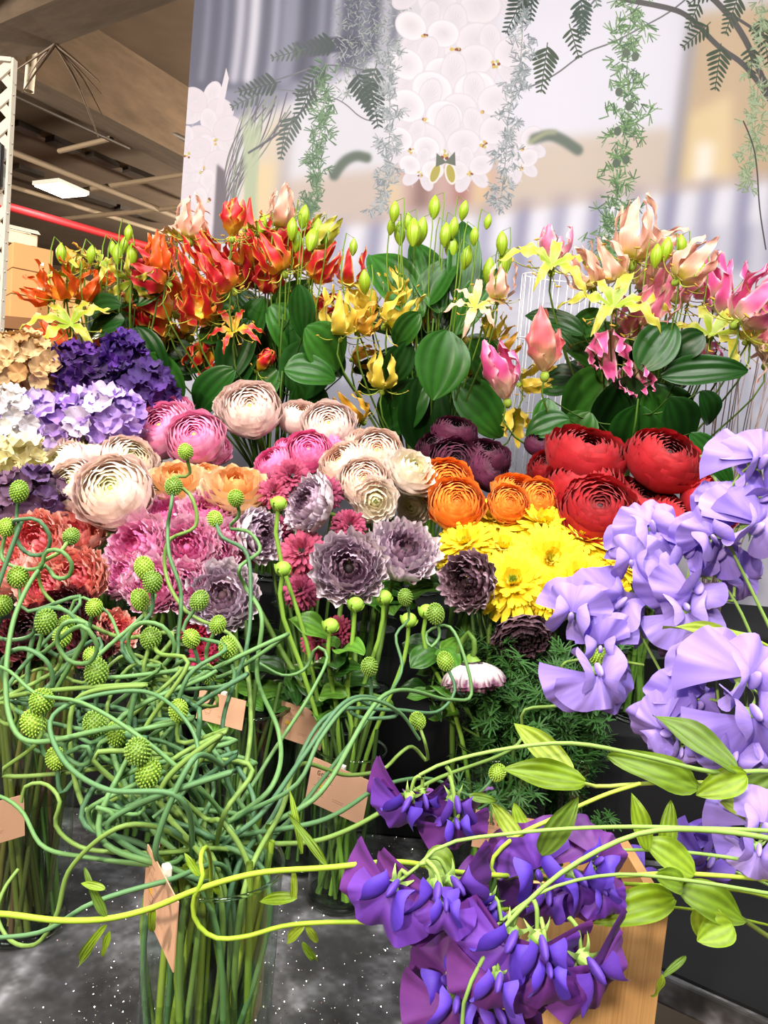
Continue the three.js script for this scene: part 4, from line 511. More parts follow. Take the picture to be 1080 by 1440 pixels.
// broad leaves on leafy stems: seven leaves to a stem
const greens = ['#1f4f16', '#295c1a', '#184212', '#336a20', '#143a10'];
function leafyStem(J, label, group, leaves, seed) {
  const r = rng(seed), jr = jars[J], c = leaves.reduce((a, l) => a.add(at(l[0], l[1], l[5] || 1.5)), V(0, 0, 0)).multiplyScalar(1 / leaves.length), pts = stemPts(jr, c, V(0, 1, 0), r), t = thing('leafy_stem', label, 'foliage', pts[0], group);
  mesh('stem', tube(rel(pts, pts[0]), 0.003, 0.002, 14, 5), stemMat('#4a6c26'), t);
  leaves.forEach(([x0, y0, x1, y1, w, d = 1.5, d1]) => { const p0 = at(x0, y0, d), p1 = at(x1, y1, d1 || d - 0.03 + r() * 0.06); putLeaf(t, pts[0], p0, p1, w, greens[Math.floor(r() * 5)], { bend: 0.3 + r() * 0.7, seed: Math.floor(r() * 4), fold: 0.15 + r() * 0.25, face: V((r() - 0.5) * 0.8, 0.5, 1) }); const j = pts[1].clone().lerp(c, 0.55 + 0.4 * r()).sub(pts[0]), e = p0.clone().sub(pts[0]); mesh('leaf_stalk', tube([j, j.clone().lerp(e, 0.5).add(V(0, -0.015, -0.01)), e], 0.0016, 0.0013, 6, 4), stemMat('#35521c'), t); });
}
leafyStem('lilyY', 'stem of broad glossy leaves rising under the green lily buds', undefined, [[592, 448, 520, 332, 76], [618, 440, 584, 318, 58], [648, 430, 662, 290, 60], [560, 470, 484, 418, 44], [640, 470, 700, 360, 50], [600, 430, 630, 350, 60]], 61);
leafyStem('lilyY', 'stem of broad glossy leaves in the middle of the yellow lilies', undefined, [[630, 465, 612, 560, 92, 1.4], [575, 480, 545, 545, 50, 1.46], [590, 440, 548, 490, 44, 1.44], [660, 480, 710, 540, 64, 1.48], [600, 540, 520, 610, 80], [640, 540, 720, 610, 80], [590, 530, 600, 640, 90, 1.5]], 62);
leafyStem('lilyR', 'stem of broad glossy leaves in the middle of the red lilies', undefined, [[420, 400, 430, 480, 44, 1.42], [370, 420, 330, 500, 60], [400, 450, 380, 540, 90], [430, 460, 490, 520, 80, 1.42], [380, 430, 440, 500, 70], [350, 450, 310, 540, 60], [440, 480, 420, 560, 90]], 63);
leafyStem('lilyR', 'stem of broad leaves at the foot of the red lilies', undefined, [[400, 520, 478, 515, 60, 1.4], [390, 520, 330, 580, 70], [360, 500, 290, 560, 60], [420, 540, 450, 600, 70], [330, 520, 250, 580, 60, 1.44], [480, 530, 440, 470, 50]], 64);
leafyStem('lilyO', 'stem of broad leaves under the orange lilies', undefined, [[170, 430, 105, 425, 44, 1.46], [175, 450, 110, 460, 50, 1.46], [190, 430, 240, 370, 40], [190, 460, 230, 540, 60], [170, 470, 200, 560, 70, 1.46], [200, 500, 260, 560, 60], [160, 440, 205, 395, 40], [140, 490, 190, 500, 50]], 65);
leafyStem('lilyP', 'stem of broad leaves at the heart of the pink lilies', undefined, [[880, 500, 840, 440, 40], [900, 520, 955, 440, 70, 1.42], [850, 520, 780, 440, 56], [930, 530, 1060, 510, 56, 1.42], [890, 530, 850, 620, 100, 1.44], [920, 540, 950, 620, 100, 1.46], [860, 520, 800, 600, 90, 1.48], [820, 470, 745, 425, 40, 1.44], [850, 440, 800, 470, 44, 1.44]], 66);
leafyStem('lilyP', 'stem of broad leaves drooping behind the red ranunculus', undefined, [[940, 560, 975, 640, 80, 1.36], [800, 590, 740, 600, 50, 1.38], [830, 580, 790, 640, 70, 1.42], [985, 550, 1015, 600, 44, 1.4], [970, 610, 1045, 680, 50, 1.3], [900, 570, 880, 640, 90, 1.4], [770, 560, 765, 620, 44, 1.4], [990, 470, 940, 500, 50, 1.42]], 67);
{ const r = rng(991); [['lilyO', 190, 500, 50, 60, 'orange'], ['lilyR', 370, 470, 90, 80, 'red'], ['lilyY', 610, 520, 100, 80, 'yellow'], ['lilyP', 880, 540, 120, 70, 'pink']].forEach(([J, cx, cy, wx, wy, n], q) => { for (let k = 0; k < 3; k++) { const L = []; for (let i = 0; i < 9; i++) { const a = r() * 6.28, x = cx + Math.cos(a) * wx * r() * 0.7, y = cy + Math.sin(a) * wy * r() * 0.8, l = 55 + r() * 45; L.push([x, y, x + Math.cos(a) * l * 0.8, y + Math.sin(a) * l * 0.7, 34 + r() * 34, 1.54 + r() * 0.12]); } leafyStem(J, `stem of dark broad leaves deep inside the ${n} lily bunch`, `dark leaves inside the ${n} lily bunch`, L, 700 + q * 10 + k); } }); }

// ---------------------------------------------------------------- drumstick alliums
const alliumHead = (() => { const list = [], core = new THREE.IcosahedronGeometry(0.82, 1); list.push(tint(core, [0.85, 0.95, 0.68])); const N = 150; for (let i = 0; i < N; i++) { const y = 1 - 2 * (i + 0.5) / N, a = i * 2.39996, q = Math.sqrt(1 - y * y), g = new THREE.OctahedronGeometry(0.105, 1); g.scale(0.85, 0.85, 1.15); g.lookAt(V(Math.cos(a) * q, y, Math.sin(a) * q)); g.translate(Math.cos(a) * q * 0.9, y * 1.0, Math.sin(a) * q * 0.9); const k = ((i * 29) % 17) / 17; list.push(tint(g, [0.75 + 0.2 * k, 0.95, 0.55 + 0.25 * k])); } return merge(list); })();
const alliumMat = [0, 1, 2].map((i) => mat(['#92ae48', '#a6c052', '#84a04a'][i], { vc: true, roughness: 0.55 }));
function loopPts(c, r, turns, ax, ay, phase) { const out = []; for (let i = 0; i <= turns * 6; i++) { const a = phase + i / 6 * 6.283; out.push(c.clone().addScaledVector(ax, Math.cos(a) * r).addScaledVector(ay, Math.sin(a) * r).add(V(0, 0, i * 0.0012))); } return out; }
function allium(px, py, dia, d, seed, path) {
  const r = rng(seed), p = at(px, py, d), J = jars.front; let pts;
  const a = r() * 6.28, q = Math.sqrt(r()) * J.rb * 0.8, base = V(J.pos.x + Math.cos(a) * q, J.pos.y + 0.014, J.pos.z + Math.sin(a) * q);
  const to = p.clone().sub(J.pos).setY(0).normalize(), rq = Math.sqrt(r()) * J.r * 0.86, ra = r() * 6.28, rim = V(J.pos.x + Math.cos(ra) * rq, J.pos.y + J.h, J.pos.z + Math.sin(ra) * rq), lift = rim.clone().add(V((p.x - rim.x) * 0.3 + (r() - 0.5) * 0.09, 0.02 + r() * 0.05, (r() - 0.5) * 0.06));
  if (path) { const jx = (r() - 0.5) * 70, jy = (r() - 0.5) * 60, body = path.map((w, i) => { const k = Math.max(0, 1 - i / 3.5); return at(w[0] + jx * k, w[1] + jy * k, (w[2] || d) + (r() - 0.5) * 0.03); }); pts = [base, rim, ...body, p]; }
  else {
    pts = [base, rim, lift]; const n = 3 + Math.floor(r() * 2), amp = 0.03 + r() * 0.035, ph = r() * 6;
    for (let i = 1; i <= n; i++) { const t = i / (n + 1), m = lift.clone().lerp(p, t), sgn = Math.sin(ph + i * 2.4); m.add(V(sgn * amp, Math.cos(ph + i * 2.1) * amp * 0.7, (r() - 0.5) * 0.05)); if (i === n && r() < 0.55) { const R0 = 0.011 + r() * 0.014; pts.push(...loopPts(m, R0, 1, V(1, 0, 0.2).normalize(), V(0, 1, 0.25).normalize(), r() * 6)); } else pts.push(m); }
    pts.push(p.clone().add(V((r() - 0.5) * 0.02, -0.022, (r() - 0.5) * 0.01)));
    pts.push(p);
  }
  const [al, ag] = px > 450 ? ['green drumstick allium reaching out towards the mauve and yellow flowers', 'alliums reaching out'] : py < 780 && px > 200 ? ['green drumstick allium rising highest in front of the apricot and magenta flowers', 'tallest alliums'] : px < 150 && py < 915 ? ['green drumstick allium in front of the coral carnations', 'alliums before the coral carnations'] : py < 925 ? ['green drumstick allium in front of the magenta carnations', 'alliums before the magenta carnations'] : ['large green drumstick allium low in the curly tangle above the front vase', 'alliums low in the tangle'];
  const t = thing('drumstick_allium', al, 'flower', base, ag); const R = metres(dia / 2, p);
  mesh('stem', tube(rel(pts, base), 0.0026, 0.0018, pts.length * 9, 6), stemMat(['#557c50', '#628a52', '#4c7250', '#729046'][seed % 4]), t);
  const h = mesh('flower_head', alliumHead, alliumMat[seed % 3], t), up = p.clone().sub(pts[pts.length - 2]).normalize(); h.position.copy(p).addScaledVector(up, R * 0.7).sub(base); h.quaternion.copy(basis(up)); h.scale.set(R, R * (1.0 + r() * 0.2), R);
}
[[26, 700, 26, .72], [262, 642, 22, .76, [[330, 1130, .6], [352, 1010, .66], [330, 900, .7], [262, 860, .72], [232, 800, .74], [238, 760, .75], [275, 740, .76], [270, 700, .76], [240, 672, .76], [266, 668, .76]]], [243, 692, 26, .74, [[300, 1120, .6], [270, 1000, .64], [262, 900, .68], [258, 830, .7], [238, 780, .72], [236, 740, .74], [240, 715, .74]]], [333, 707, 24, .74, [[382, 1120, .6], [392, 1040, .64], [362, 960, .66], [368, 870, .68], [345, 825, .7], [336, 800, .71], [366, 772, .72], [350, 748, .73], [322, 742, .74], [336, 725, .74]]], [304, 735, 23, .72, [[340, 1120, .6], [300, 1020, .64], [340, 900, .66], [350, 830, .68], [345, 775, .7], [312, 755, .72]]], [96, 760, 24, .7, [[240, 1130, .58], [150, 1030, .62], [190, 940, .64], [240, 890, .66], [170, 896, .66], [110, 870, .68], [60, 830, .69], [56, 795, .7], [86, 775, .7]]], [27, 822, 30, .66], [206, 808, 28, .66], [214, 828, 28, .64], [200, 852, 26, .65], [130, 862, 24, .65], [62, 884, 30, .62], [92, 886, 24, .64], [86, 904, 26, .62], [276, 853, 26, .66], [303, 886, 24, .66], [271, 906, 25, .64], [210, 908, 30, .62], [322, 920, 27, .64], [132, 933, 26, .62], [135, 958, 34, .6], [58, 998, 34, .57], [51, 1028, 34, .57], [136, 1030, 33, .57], [165, 1042, 30, .57], [251, 1008, 28, .58], [198, 1068, 38, .53], [206, 1100, 36, .53], [80, 1076, 28, .57], [294, 956, 24, .64], [2, 860, 26, .66], [8, 750, 24, .7], [520, 944, 25, .74, [[400, 1140, .58], [450, 1060, .62], [500, 985, .66], [540, 985, .7], [560, 1005, .72], [515, 1010, .74], [492, 1000, .74], [500, 982, .74], [520, 990, .74], [522, 965, .74]]], [590, 1022, 24, .76, [[420, 1140, .6], [440, 1075, .66], [500, 1090, .7], [545, 1080, .74], [562, 1060, .76], [580, 1050, .76], [600, 1070, .76], [598, 1045, .76]]], [694, 1093, 24, .8, [[430, 1160, .62], [520, 1110, .7], [600, 1100, .78], [660, 1120, .8], [680, 1110, .8]]], [614, 872, 26, .84, [[420, 1120, .6], [520, 980, .7], [620, 985, .8], [658, 980, .82], [655, 930, .83], [630, 880, .84], [600, 890, .84], [605, 910, .84], [618, 895, .84]]], [629, 938, 24, .84, [[400, 1150, .6], [470, 1010, .7], [560, 1000, .78], [620, 1000, .82], [640, 970, .84]]], [833, 924, 26, .84, [[450, 1180, .6], [600, 1100, .72], [730, 1040, .82], [735, 1000, .84], [790, 990, .84], [806, 965, .84], [790, 935, .84], [812, 928, .84]]], [571, 846, 22, .9, [[440, 1120, .62], [530, 1000, .78], [575, 930, .88], [560, 890, .9], [575, 870, .9]]]].forEach(([x, y, s, d, path], i) => allium(x, y, s, d, 30 + i, path));
// headless curls hanging out of the vase
[[[330, 1190, .55], [250, 1120, .5], [150, 1110, .5], [90, 1070, .52], [72, 1010, .55], [110, 985, .57], [200, 972, .58], [250, 1000, .56], [278, 1050, .54], [262, 1110, .52], [215, 1150, .51]], [[320, 1195, .55], [240, 1215, .52], [120, 1205, .52], [60, 1190, .53], [30, 1140, .55], [0, 1120, .56], [-40, 1120, .57]], [[300, 1195, .55], [200, 1200, .52], [110, 1190, .52], [78, 1160, .52], [84, 1126, .52], [62, 1102, .53], [36, 1106, .53], [30, 1128, .53]], [[350, 1190, .55], [420, 1100, .56], [450, 1040, .58], [500, 985, .62], [560, 1000, .66], [590, 1040, .68]], [[310, 1190, .54], [250, 1080, .54], [120, 990, .56], [50, 975, .57], [15, 945, .58], [-20, 930, .6]], [[290, 1195, .54], [180, 1160, .5], [100, 1220, .5], [78, 1290, .5], [50, 1328, .5], [14, 1322, .51], [-4, 1285, .52], [6, 1250, .53], [26, 1222, .54]], [[300, 1200, .53], [230, 1240, .48], [130, 1270, .46], [60, 1310, .46], [-20, 1320, .46]], [[330, 1180, .58], [370, 1080, .64], [440, 970, .68], [460, 920, .7], [445, 910, .7], [430, 940, .7], [400, 950, .7], [360, 930, .7]], [[280, 1190, .55], [180, 1060, .58], [150, 1000, .6], [180, 940, .62], [220, 930, .62], [240, 960, .62], [215, 990, .62], [190, 980, .62]], [[330, 1190, .56], [300, 1100, .58], [220, 1040, .58], [160, 1050, .58], [120, 1080, .58], [60, 1060, .58], [30, 1040, .58]], [[300, 1190, .56], [260, 1080, .6], [170, 900, .64], [150, 860, .66], [110, 840, .66], [95, 870, .66]], [[320, 1195, .56], [290, 1090, .6], [240, 960, .64], [180, 920, .66], [120, 960, .64], [60, 940, .64], [20, 960, .64], [-20, 990, .64]]].forEach((pp, i) => {
  const J = jars.front, r = rng(880 + i), a = r() * 6.28, q = J.rb * 0.6 * r(), base = V(J.pos.x + Math.cos(a) * q, J.pos.y + 0.014, J.pos.z + Math.sin(a) * q), rim = V(J.pos.x + (r() - 0.5) * J.r, J.pos.y + J.h, J.pos.z + (r() - 0.5) * J.r), pts = [base, rim, ...pp.slice(1).map((w) => at(...w))];
  const t = thing('allium_stem', 'headless curling green allium stem trailing from the front vase', 'stem', base, 'headless curling allium stems'); mesh('stem', tube(rel(pts, base), 0.0028, 0.0014, pts.length * 9, 6), stemMat(['#557c50', '#628a52', '#729046'][i % 3]), t); });
// plain cut stems filling jars
function fillStems(J, n, label, col, up, seed) { const r = rng(seed), jr = jars[J]; for (let i = 0; i < n; i++) { const a = r() * 6.28, q = Math.sqrt(r()) * jr.rb * 0.8, base = V(jr.pos.x + Math.cos(a) * q, jr.pos.y + 0.014, jr.pos.z + Math.sin(a) * q), b = r() * 6.28, tip = V(jr.pos.x + Math.cos(b) * jr.r * 0.8, jr.pos.y + jr.h + up * (0.2 + r()), jr.pos.z + Math.sin(b) * jr.r * 0.8), pts = [base, base.clone().lerp(tip, 0.5).add(V((r() - 0.5) * 0.01, 0, 0)), tip], t = thing('cut_stem', label, 'stem', base, label.replace('cut ', '') + 's'); mesh('stem', tube(rel(pts, base), 0.0028 + r() * 0.0012, 0.0026, 8, 6), stemMat(col[i % col.length]), t); } }
fillStems('front', 34, 'yellow green cut stem inside the front vase', ['#7f9c32', '#93a83a', '#6f8c30', '#5f7d2e'], 0.02, 1);
fillStems('left', 26, 'olive cut stem inside the wide left vase', ['#5f6a2c', '#4c5426', '#6f6a34', '#54402e'], 0.03, 2);
fillStems('mid', 9, 'dark green cut stem inside the jar beside the front vase', ['#4f6a2e', '#3f5a28'], 0.06, 3);
fillStems('mum', 10, 'dark green cut stem inside the foliage jar', ['#3f5a28', '#4a6a30'], 0.03, 4);
fillStems('pink', 9, 'dark green cut stem inside the jar behind the front vase', ['#3f5a28', '#4a6a30'], 0.05, 5);
// ---------------------------------------------------------------- sweet peas
// floret: looks along +z, banner up along +y, banner about one unit wide
function bannerGeo(seed) { const r = rng(seed), s = r() * 6, s2 = r() * 6; return grid(36, 9, (u, v) => { const th = u * 1.75, Rm = 0.56 * (1 + 0.14 * Math.abs(Math.sin(u * 1.6)) - 0.16 * Math.exp(-u * u * 26)) * (1 - 0.1 * u * u), q = v * Rm, x = q * Math.sin(th) * 1.05, y = q * Math.cos(th) * 0.95, ru = (0.07 * Math.sin(th * 3.1 + s) + 0.06 * Math.sin(th * 7.3 + s2) + 0.02 * Math.sin(th * 17 + s)) * v * v * v; return [x, y + ru * 0.4, -0.28 * v * v * (0.5 + 0.5 * Math.cos(th)) + 0.1 * v * Math.cos(th * 2) - 0.16 * Math.abs(x) + ru]; }, (u, v) => { const st = 0.05 * Math.sin(u * 44 + s + v * 2) * v + 0.03 * Math.sin(u * 17 + s2); const b = 0.94 + st; return [b, b, 1.0]; }); }
function wingGeo(side, seed) { const r = rng(seed), s = r() * 6; return grid(16, 6, (u, v) => { const th = u * 1.35, Rm = 0.4 * (1 - 0.22 * u * u + 0.05 * Math.sin(u * 5 + s)), q = v * Rm, a = q * Math.sin(th), l = q * Math.cos(th) * 1.15, ru = 0.035 * Math.sin(u * 7 + s) * v * v, cup = 0.5 * a * a / 0.4; return [side * (0.05 + 0.18 * v * v + 0.12 * l - cup * 0.3) + ru, 0.04 - 0.62 * l + a * 0.75, 0.06 + 0.62 * l * (1 - 0.5 * v) + a * 0.55 - cup]; }, (u, v) => { const b = 0.9 + 0.06 * Math.sin(u * 24 + s) * v; return [b, b, 1]; }); }
const keelGeo = (() => { const g = new THREE.SphereGeometry(0.085, 10, 8); g.scale(0.5, 0.8, 1.5); g.rotateX(-0.5); g.translate(0, -0.06, 0.1); return tint(g, [1, 1, 1]); })();
const sepalGeo = (() => { const list = [tint(new THREE.ConeGeometry(0.09, 0.16, 8, 1, true).rotateX(Math.PI / 2).translate(0, 0, -0.05), [0.9, 1, 0.8])]; for (let i = 0; i < 5; i++) { const g = grid(2, 5, (u, v) => [u * 0.035 * (1 - v), 0.07 + 0.16 * v, -0.1 + 0.06 * v - 0.12 * v * v]); g.rotateZ(i * 1.2566); list.push(g); } return merge(list); })();
const banners = [1, 2, 3, 4].map((s) => bannerGeo(s * 11)), wingsL = [1, 2].map((s) => wingGeo(-1, s)), wingsR = [3, 4].map((s) => wingGeo(1, s));
let peaSeed = 1;
function peaFloret(parent, origin, px, py, size, d, face, up, cols, join) {
  const r = rng(peaSeed++ * 23), p = at(px, py, d), s = metres(size, p), g = new THREE.Group(); g.name = 'floret'; parent.add(g);
  const z = V(...face).normalize(), y0 = V(...up), x = new THREE.Vector3().crossVectors(y0, z).normalize(), y = new THREE.Vector3().crossVectors(z, x);
  g.quaternion.setFromRotationMatrix(new THREE.Matrix4().makeBasis(x, y, z)); g.position.copy(p).sub(origin); g.scale.setScalar(s);
  const o = { roughness: 0.65, transmission: 0.16 };
  mesh('banner', banners[Math.floor(r() * 4)], petalMat(cols[0], o), g); const hang = dark.includes(cols) && up[1] < 0; for (const w of [wingsL, wingsR]) { const m = mesh('wing', w[Math.floor(r() * 2)], petalMat(cols[1], o), g); if (hang) m.scale.set(0.85, -0.85, 0.85); }
  if (r() < 0.6) { const b = mesh('banner', banners[Math.floor(r() * 4)], petalMat(cols[2] || cols[0], o), g); b.scale.setScalar(0.78); b.position.set(0, 0.02, 0.08); b.rotation.set(0.25, (r() - 0.5) * 0.4, (r() - 0.5) * 0.5); }
  mesh('keel', keelGeo, petalMat(cols[3] || cols[1], o), g); mesh('sepals', sepalGeo, mat('#8fae5a', { vc: true }), g);
  if (join) { const a = p.clone().addScaledVector(z, -0.12 * s), j = at(...join), m = a.clone().lerp(j, 0.5).add(V(0, 0.006, 0)); mesh('flower_stalk', tube([a, m, j].map((q) => q.clone().sub(origin)), 0.0011, 0.0014, 8, 5), stemMat('#86a650'), parent); }
}
const lilac = [['#9c82e0', '#aa90e4', '#a48ae2', '#b098e8'], ['#947adc', '#a48ae2', '#ae96e6', '#b098e8'], ['#a68ee2', '#b49ce8', '#9c82e0', '#baa4ea']];
const dark = [['#6a2684', '#5630b8', '#6c34a8', '#5c34b0'], ['#743088', '#603ac0', '#642a9c', '#603ab4'], ['#581e76', '#6234aa', '#783696', '#5830a4']];
function sweetPea(label, cols, path, fl, group, r0 = 0.0028, o = {}) {
  const J = jars.sweet, pts = path.map((w) => at(...w)), rim = V(J.pos.x + (pts[0].x - J.pos.x) * 0.1, J.pos.y + J.h, J.pos.z + 0.01), base = V(J.pos.x, J.pos.y + 0.014, J.pos.z + (peaSeed % 5 - 2) * 0.012);
  const all = o.free ? pts : [base, rim, ...pts], t = thing(o.name || 'sweet_pea', label, 'flower', all[0], group); mesh('stem', tube(rel(all, all[0]), r0, r0 * 0.4, all.length * 7, 7), stemMat(o.col || '#83a552'), t);
  fl.forEach(([x, y, s, d, face, up, join], i) => peaFloret(t, all[0], x, y, s * (cols === dark ? 1.3 : 1.06), d, face || [0, 0.2, 1], up || [0, 1, 0.1], cols[i % cols.length], join)); return t;
}
sweetPea('lilac sweet pea stem in front of the yellow chrysanthemums', lilac, [[1080, 1180, .66], [1000, 1095, .67], [950, 985, .68], [905, 900, .69], [880, 855, .69], [840, 845, .7]], [[806, 862, 92, .68, [-0.4, 0.1, 0.9], [0.15, 1, 0], [850, 862, .69]], [870, 848, 104, .69, [0.2, 0.5, 0.8], [0.6, 0.8, 0], [870, 855, .69]], [845, 905, 78, .67, [-0.3, -0.2, 0.9], [-0.1, 1, 0], [890, 880, .69]], [838, 948, 108, .66, [0.1, 0.2, 1], [0.1, -1, 0.2], [905, 935, .685]]]);
sweetPea('lilac sweet pea stem in front of the red ranunculus', lilac, [[1110, 1060, .66], [1070, 930, .67], [1030, 840, .68], [985, 790, .69], [930, 750, .7]], [[914, 742, 92, .7, [-0.2, 0.6, 0.8], [-0.4, 1, 0], [940, 760, .7]], [892, 788, 80, .69, [-0.6, 0, 0.8], [-0.2, 1, 0.2], [935, 775, .7]], [964, 770, 110, .69, [0.1, 0.2, 1], [0, 1, 0], [985, 785, .69]], [970, 828, 112, .67, [0.2, -0.1, 1], [-0.5, -0.6, 0.2], [1000, 815, .68]], [1004, 776, 96, .68, [0.4, 0.2, 0.9], [0.3, 1, 0], [1010, 810, .685]], [965, 862, 88, .66, [-0.2, 0.5, 0.9], [0.2, -1, 0.2], [1030, 845, .68]], [1040, 808, 84, .7, [0.3, -0.2, 1], [0.7, -0.7, 0.1], [1032, 840, .68]]]);
sweetPea('lilac sweet pea stem with a yellow green tip beside the red ranunculus', lilac, [[1130, 1010, .64], [1090, 900, .65], [1052, 820, .66], [1025, 760, .665], [1018, 700, .67], [985, 640, .68]], [[1066, 648, 100, .66, [0.1, 0.4, 0.9], [0, 1, 0], [1020, 700, .67]], [1010, 705, 62, .67, [-0.5, 0.2, 0.8], [-0.2, 1, 0], [1020, 720, .67]], [1058, 738, 104, .65, [0.3, 0.2, 1], [0.3, 1, 0], [1028, 760, .665]], [1000, 752, 84, .66, [-0.3, 0, 1], [-0.6, 0.7, 0], [1025, 770, .665]], [1072, 700, 80, .66, [0.4, 0.1, 0.9], [0.8, 0.5, 0], [1022, 735, .67]]]);
sweetPea('large lilac sweet pea stem above the yellow green leaves', lilac, [[1140, 1160, .56], [1110, 1080, .56], [1060, 1010, .57], [1010, 985, .58], [960, 985, .6]], [[1052, 950, 132, .55, [0.1, 0.4, 0.9], [0, 1, 0], [1050, 1000, .57]], [1058, 1008, 126, .54, [0, 0.2, 1], [0.2, -1, 0.2], [1060, 1010, .57]], [1000, 930, 92, .58, [-0.3, 0.4, 0.8], [-0.4, 1, 0], [1010, 985, .58]], [934, 1022, 92, .59, [-0.5, -0.3, 0.8], [-0.9, 0.2, 0.2], [990, 1000, .59]], [976, 985, 86, .59, [0.3, 0.1, 0.9], [0, 1, 0.2], [985, 1000, .59]], [955, 1056, 60, .58, [-0.1, -0.4, 0.9], [-0.3, -1, 0], [1000, 1010, .58]], [1030, 1060, 90, .55, [-0.2, -0.3, 0.9], [-0.2, -1, 0], [1060, 1020, .56]], [1080, 1060, 90, .55, [0.2, -0.2, 1], [0.4, -1, 0], [1080, 1030, .56]]]);
sweetPea('lilac sweet pea low over the arching green stems', lilac, [[1150, 1240, .5], [1110, 1210, .5], [1085, 1185, .5]], [[1072, 1160, 108, .5, [-0.2, 0.5, 0.9], [0, 1, 0], [1085, 1185, .5]], [1064, 1196, 84, .49, [-0.3, 0, 1], [-0.2, -1, 0], [1085, 1190, .5]]]);
sweetPea('violet sweet pea half hidden behind the arching stems', [['#6a48b8', '#7c5cc8', '#5a3aa8', '#9a80d8']], [[1120, 1260, .62], [1060, 1235, .62], [1000, 1215, .63]], [[995, 1210, 84, .62, [-0.3, -0.1, 0.9], [-0.6, -0.7, 0], [1010, 1218, .63]], [905, 1240, 70, .64, [0, 0.4, 0.9], [-1, 0.1, 0], [960, 1225, .63]], [1010, 1180, 60, .64, [0.3, 0.3, 0.9], [-0.4, 1, 0], [1020, 1220, .63]]]);
sweetPea('small maroon sweet pea against the black riser', [['#3c0f3a', '#561c56', '#48143f', '#6a2a6a']], [[1100, 1010, .8], [1020, 940, .8], [985, 925, .8]], [[966, 915, 60, .8, [-0.4, 0.1, 0.9], [-0.4, 1, 0], [985, 925, .8]], [978, 945, 44, .8, [0.2, -0.1, 0.9], [0.3, -1, 0], [985, 930, .8]]]);
const dn = [0, -1, 0.15];
sweetPea('dark purple sweet pea stem arching highest over the kraft card', dark, [[1110, 1090, .52], [1000, 1085, .5], [900, 1062, .48], [800, 1045, .47], [700, 1055, .465], [620, 1075, .46], [590, 1090, .46]], [[572, 1128, 84, .455, [-0.3, -0.3, 0.9], [-0.5, -1, 0.1], [592, 1092, .46]], [596, 1122, 66, .46, [0.3, -0.5, 0.7], [0.3, -1, 0.2], [595, 1092, .46]], [640, 1130, 82, .455, [0.2, -0.2, 0.9], [0.1, -1, 0.2], [628, 1078, .46]], [642, 1160, 66, .45, [0.1, 0.1, 1], [0.3, -1, 0], [632, 1090, .46]]], undefined, 0.0028);
sweetPea('dark purple sweet pea stem drooping over the dark tablecloth', dark, [[1110, 1172, .44], [980, 1165, .43], [860, 1163, .42], [720, 1172, .41], [620, 1190, .405], [580, 1225, .4], [560, 1240, .4]], [[552, 1252, 108, .395, [-0.3, 0.2, 0.9], [-0.5, -0.9, 0.2], [572, 1230, .4]], [612, 1252, 104, .395, [0, -0.1, 1], [-0.2, -1, 0.1], [590, 1215, .4]], [640, 1246, 104, .4, [0.4, 0.1, 0.9], [0.5, -0.9, 0], [600, 1205, .405]], [626, 1275, 70, .385, [0, 0.2, 1], [0, -1, 0.2], [600, 1210, .4]]], undefined, 0.0024);
sweetPea('dark purple sweet pea stem arching down over the wooden box', dark, [[1110, 1185, .42], [1000, 1168, .41], [900, 1172, .4], [800, 1220, .39], [740, 1270, .385], [690, 1330, .38], [655, 1400, .375], [650, 1440, .375]], [[716, 1322, 118, .38, [-0.3, 0, 1], [-0.5, -0.9, 0.1], [742, 1272, .385]], [760, 1330, 112, .375, [0.1, -0.1, 1], [0.1, -1, 0.1], [750, 1265, .385]], [830, 1360, 124, .38, [0.4, -0.1, 0.9], [0.5, -0.9, 0.1], [800, 1290, .39]], [770, 1368, 84, .37, [0, 0.3, 0.9], [0, -1, 0.2], [760, 1290, .385]], [700, 1382, 96, .37, [-0.2, 0.1, 1], [-0.2, -1, 0.2], [690, 1332, .38]]], undefined, 0.0028);
sweetPea('dark purple sweet pea stem spilling low beside the wooden box', dark, [[1110, 1260, .46], [980, 1240, .45], [860, 1230, .44], [760, 1255, .43], [700, 1300, .42], [650, 1345, .41]], [[628, 1368, 84, .4, [-0.4, 0.2, 0.9], [-0.6, 0.6, 0.2], [655, 1345, .41]], [640, 1415, 100, .385, [-0.1, 0.3, 0.9], [-0.2, -1, 0.2], [660, 1390, .4]], [700, 1430, 110, .38, [0.2, 0.3, 0.9], [0.3, -1, 0.2], [670, 1395, .4]], [690, 1270, 70, .43, [-0.2, 0, 1], [-0.8, -0.6, 0], [705, 1295, .42]], [660, 1330, 60, .42, [0, 0.2, 1], [0.2, 1, 0], [660, 1345, .41]]], undefined, 0.0022);
sweetPea('dark purple sweet pea stem clustered behind the thick arching stem', dark, [[1110, 1220, .5], [980, 1200, .49], [880, 1195, .48], [800, 1200, .47]], [[756, 1220, 92, .455, [-0.2, 0.2, 1], [-0.4, 1, 0], [790, 1205, .465]], [812, 1236, 96, .455, [0.3, 0.1, 1], [0.4, -0.8, 0], [810, 1205, .465]], [768, 1262, 80, .45, [0, 0, 1], [-0.2, -1, 0.2], [790, 1215, .465]], [840, 1205, 70, .46, [0.2, 0.4, 0.9], [0.6, 0.8, 0], [830, 1205, .47]], [846, 1255, 60, .455, [0.2, 0.3, 0.9], [0.3, -1, 0], [830, 1215, .465]]], undefined, 0.0024);
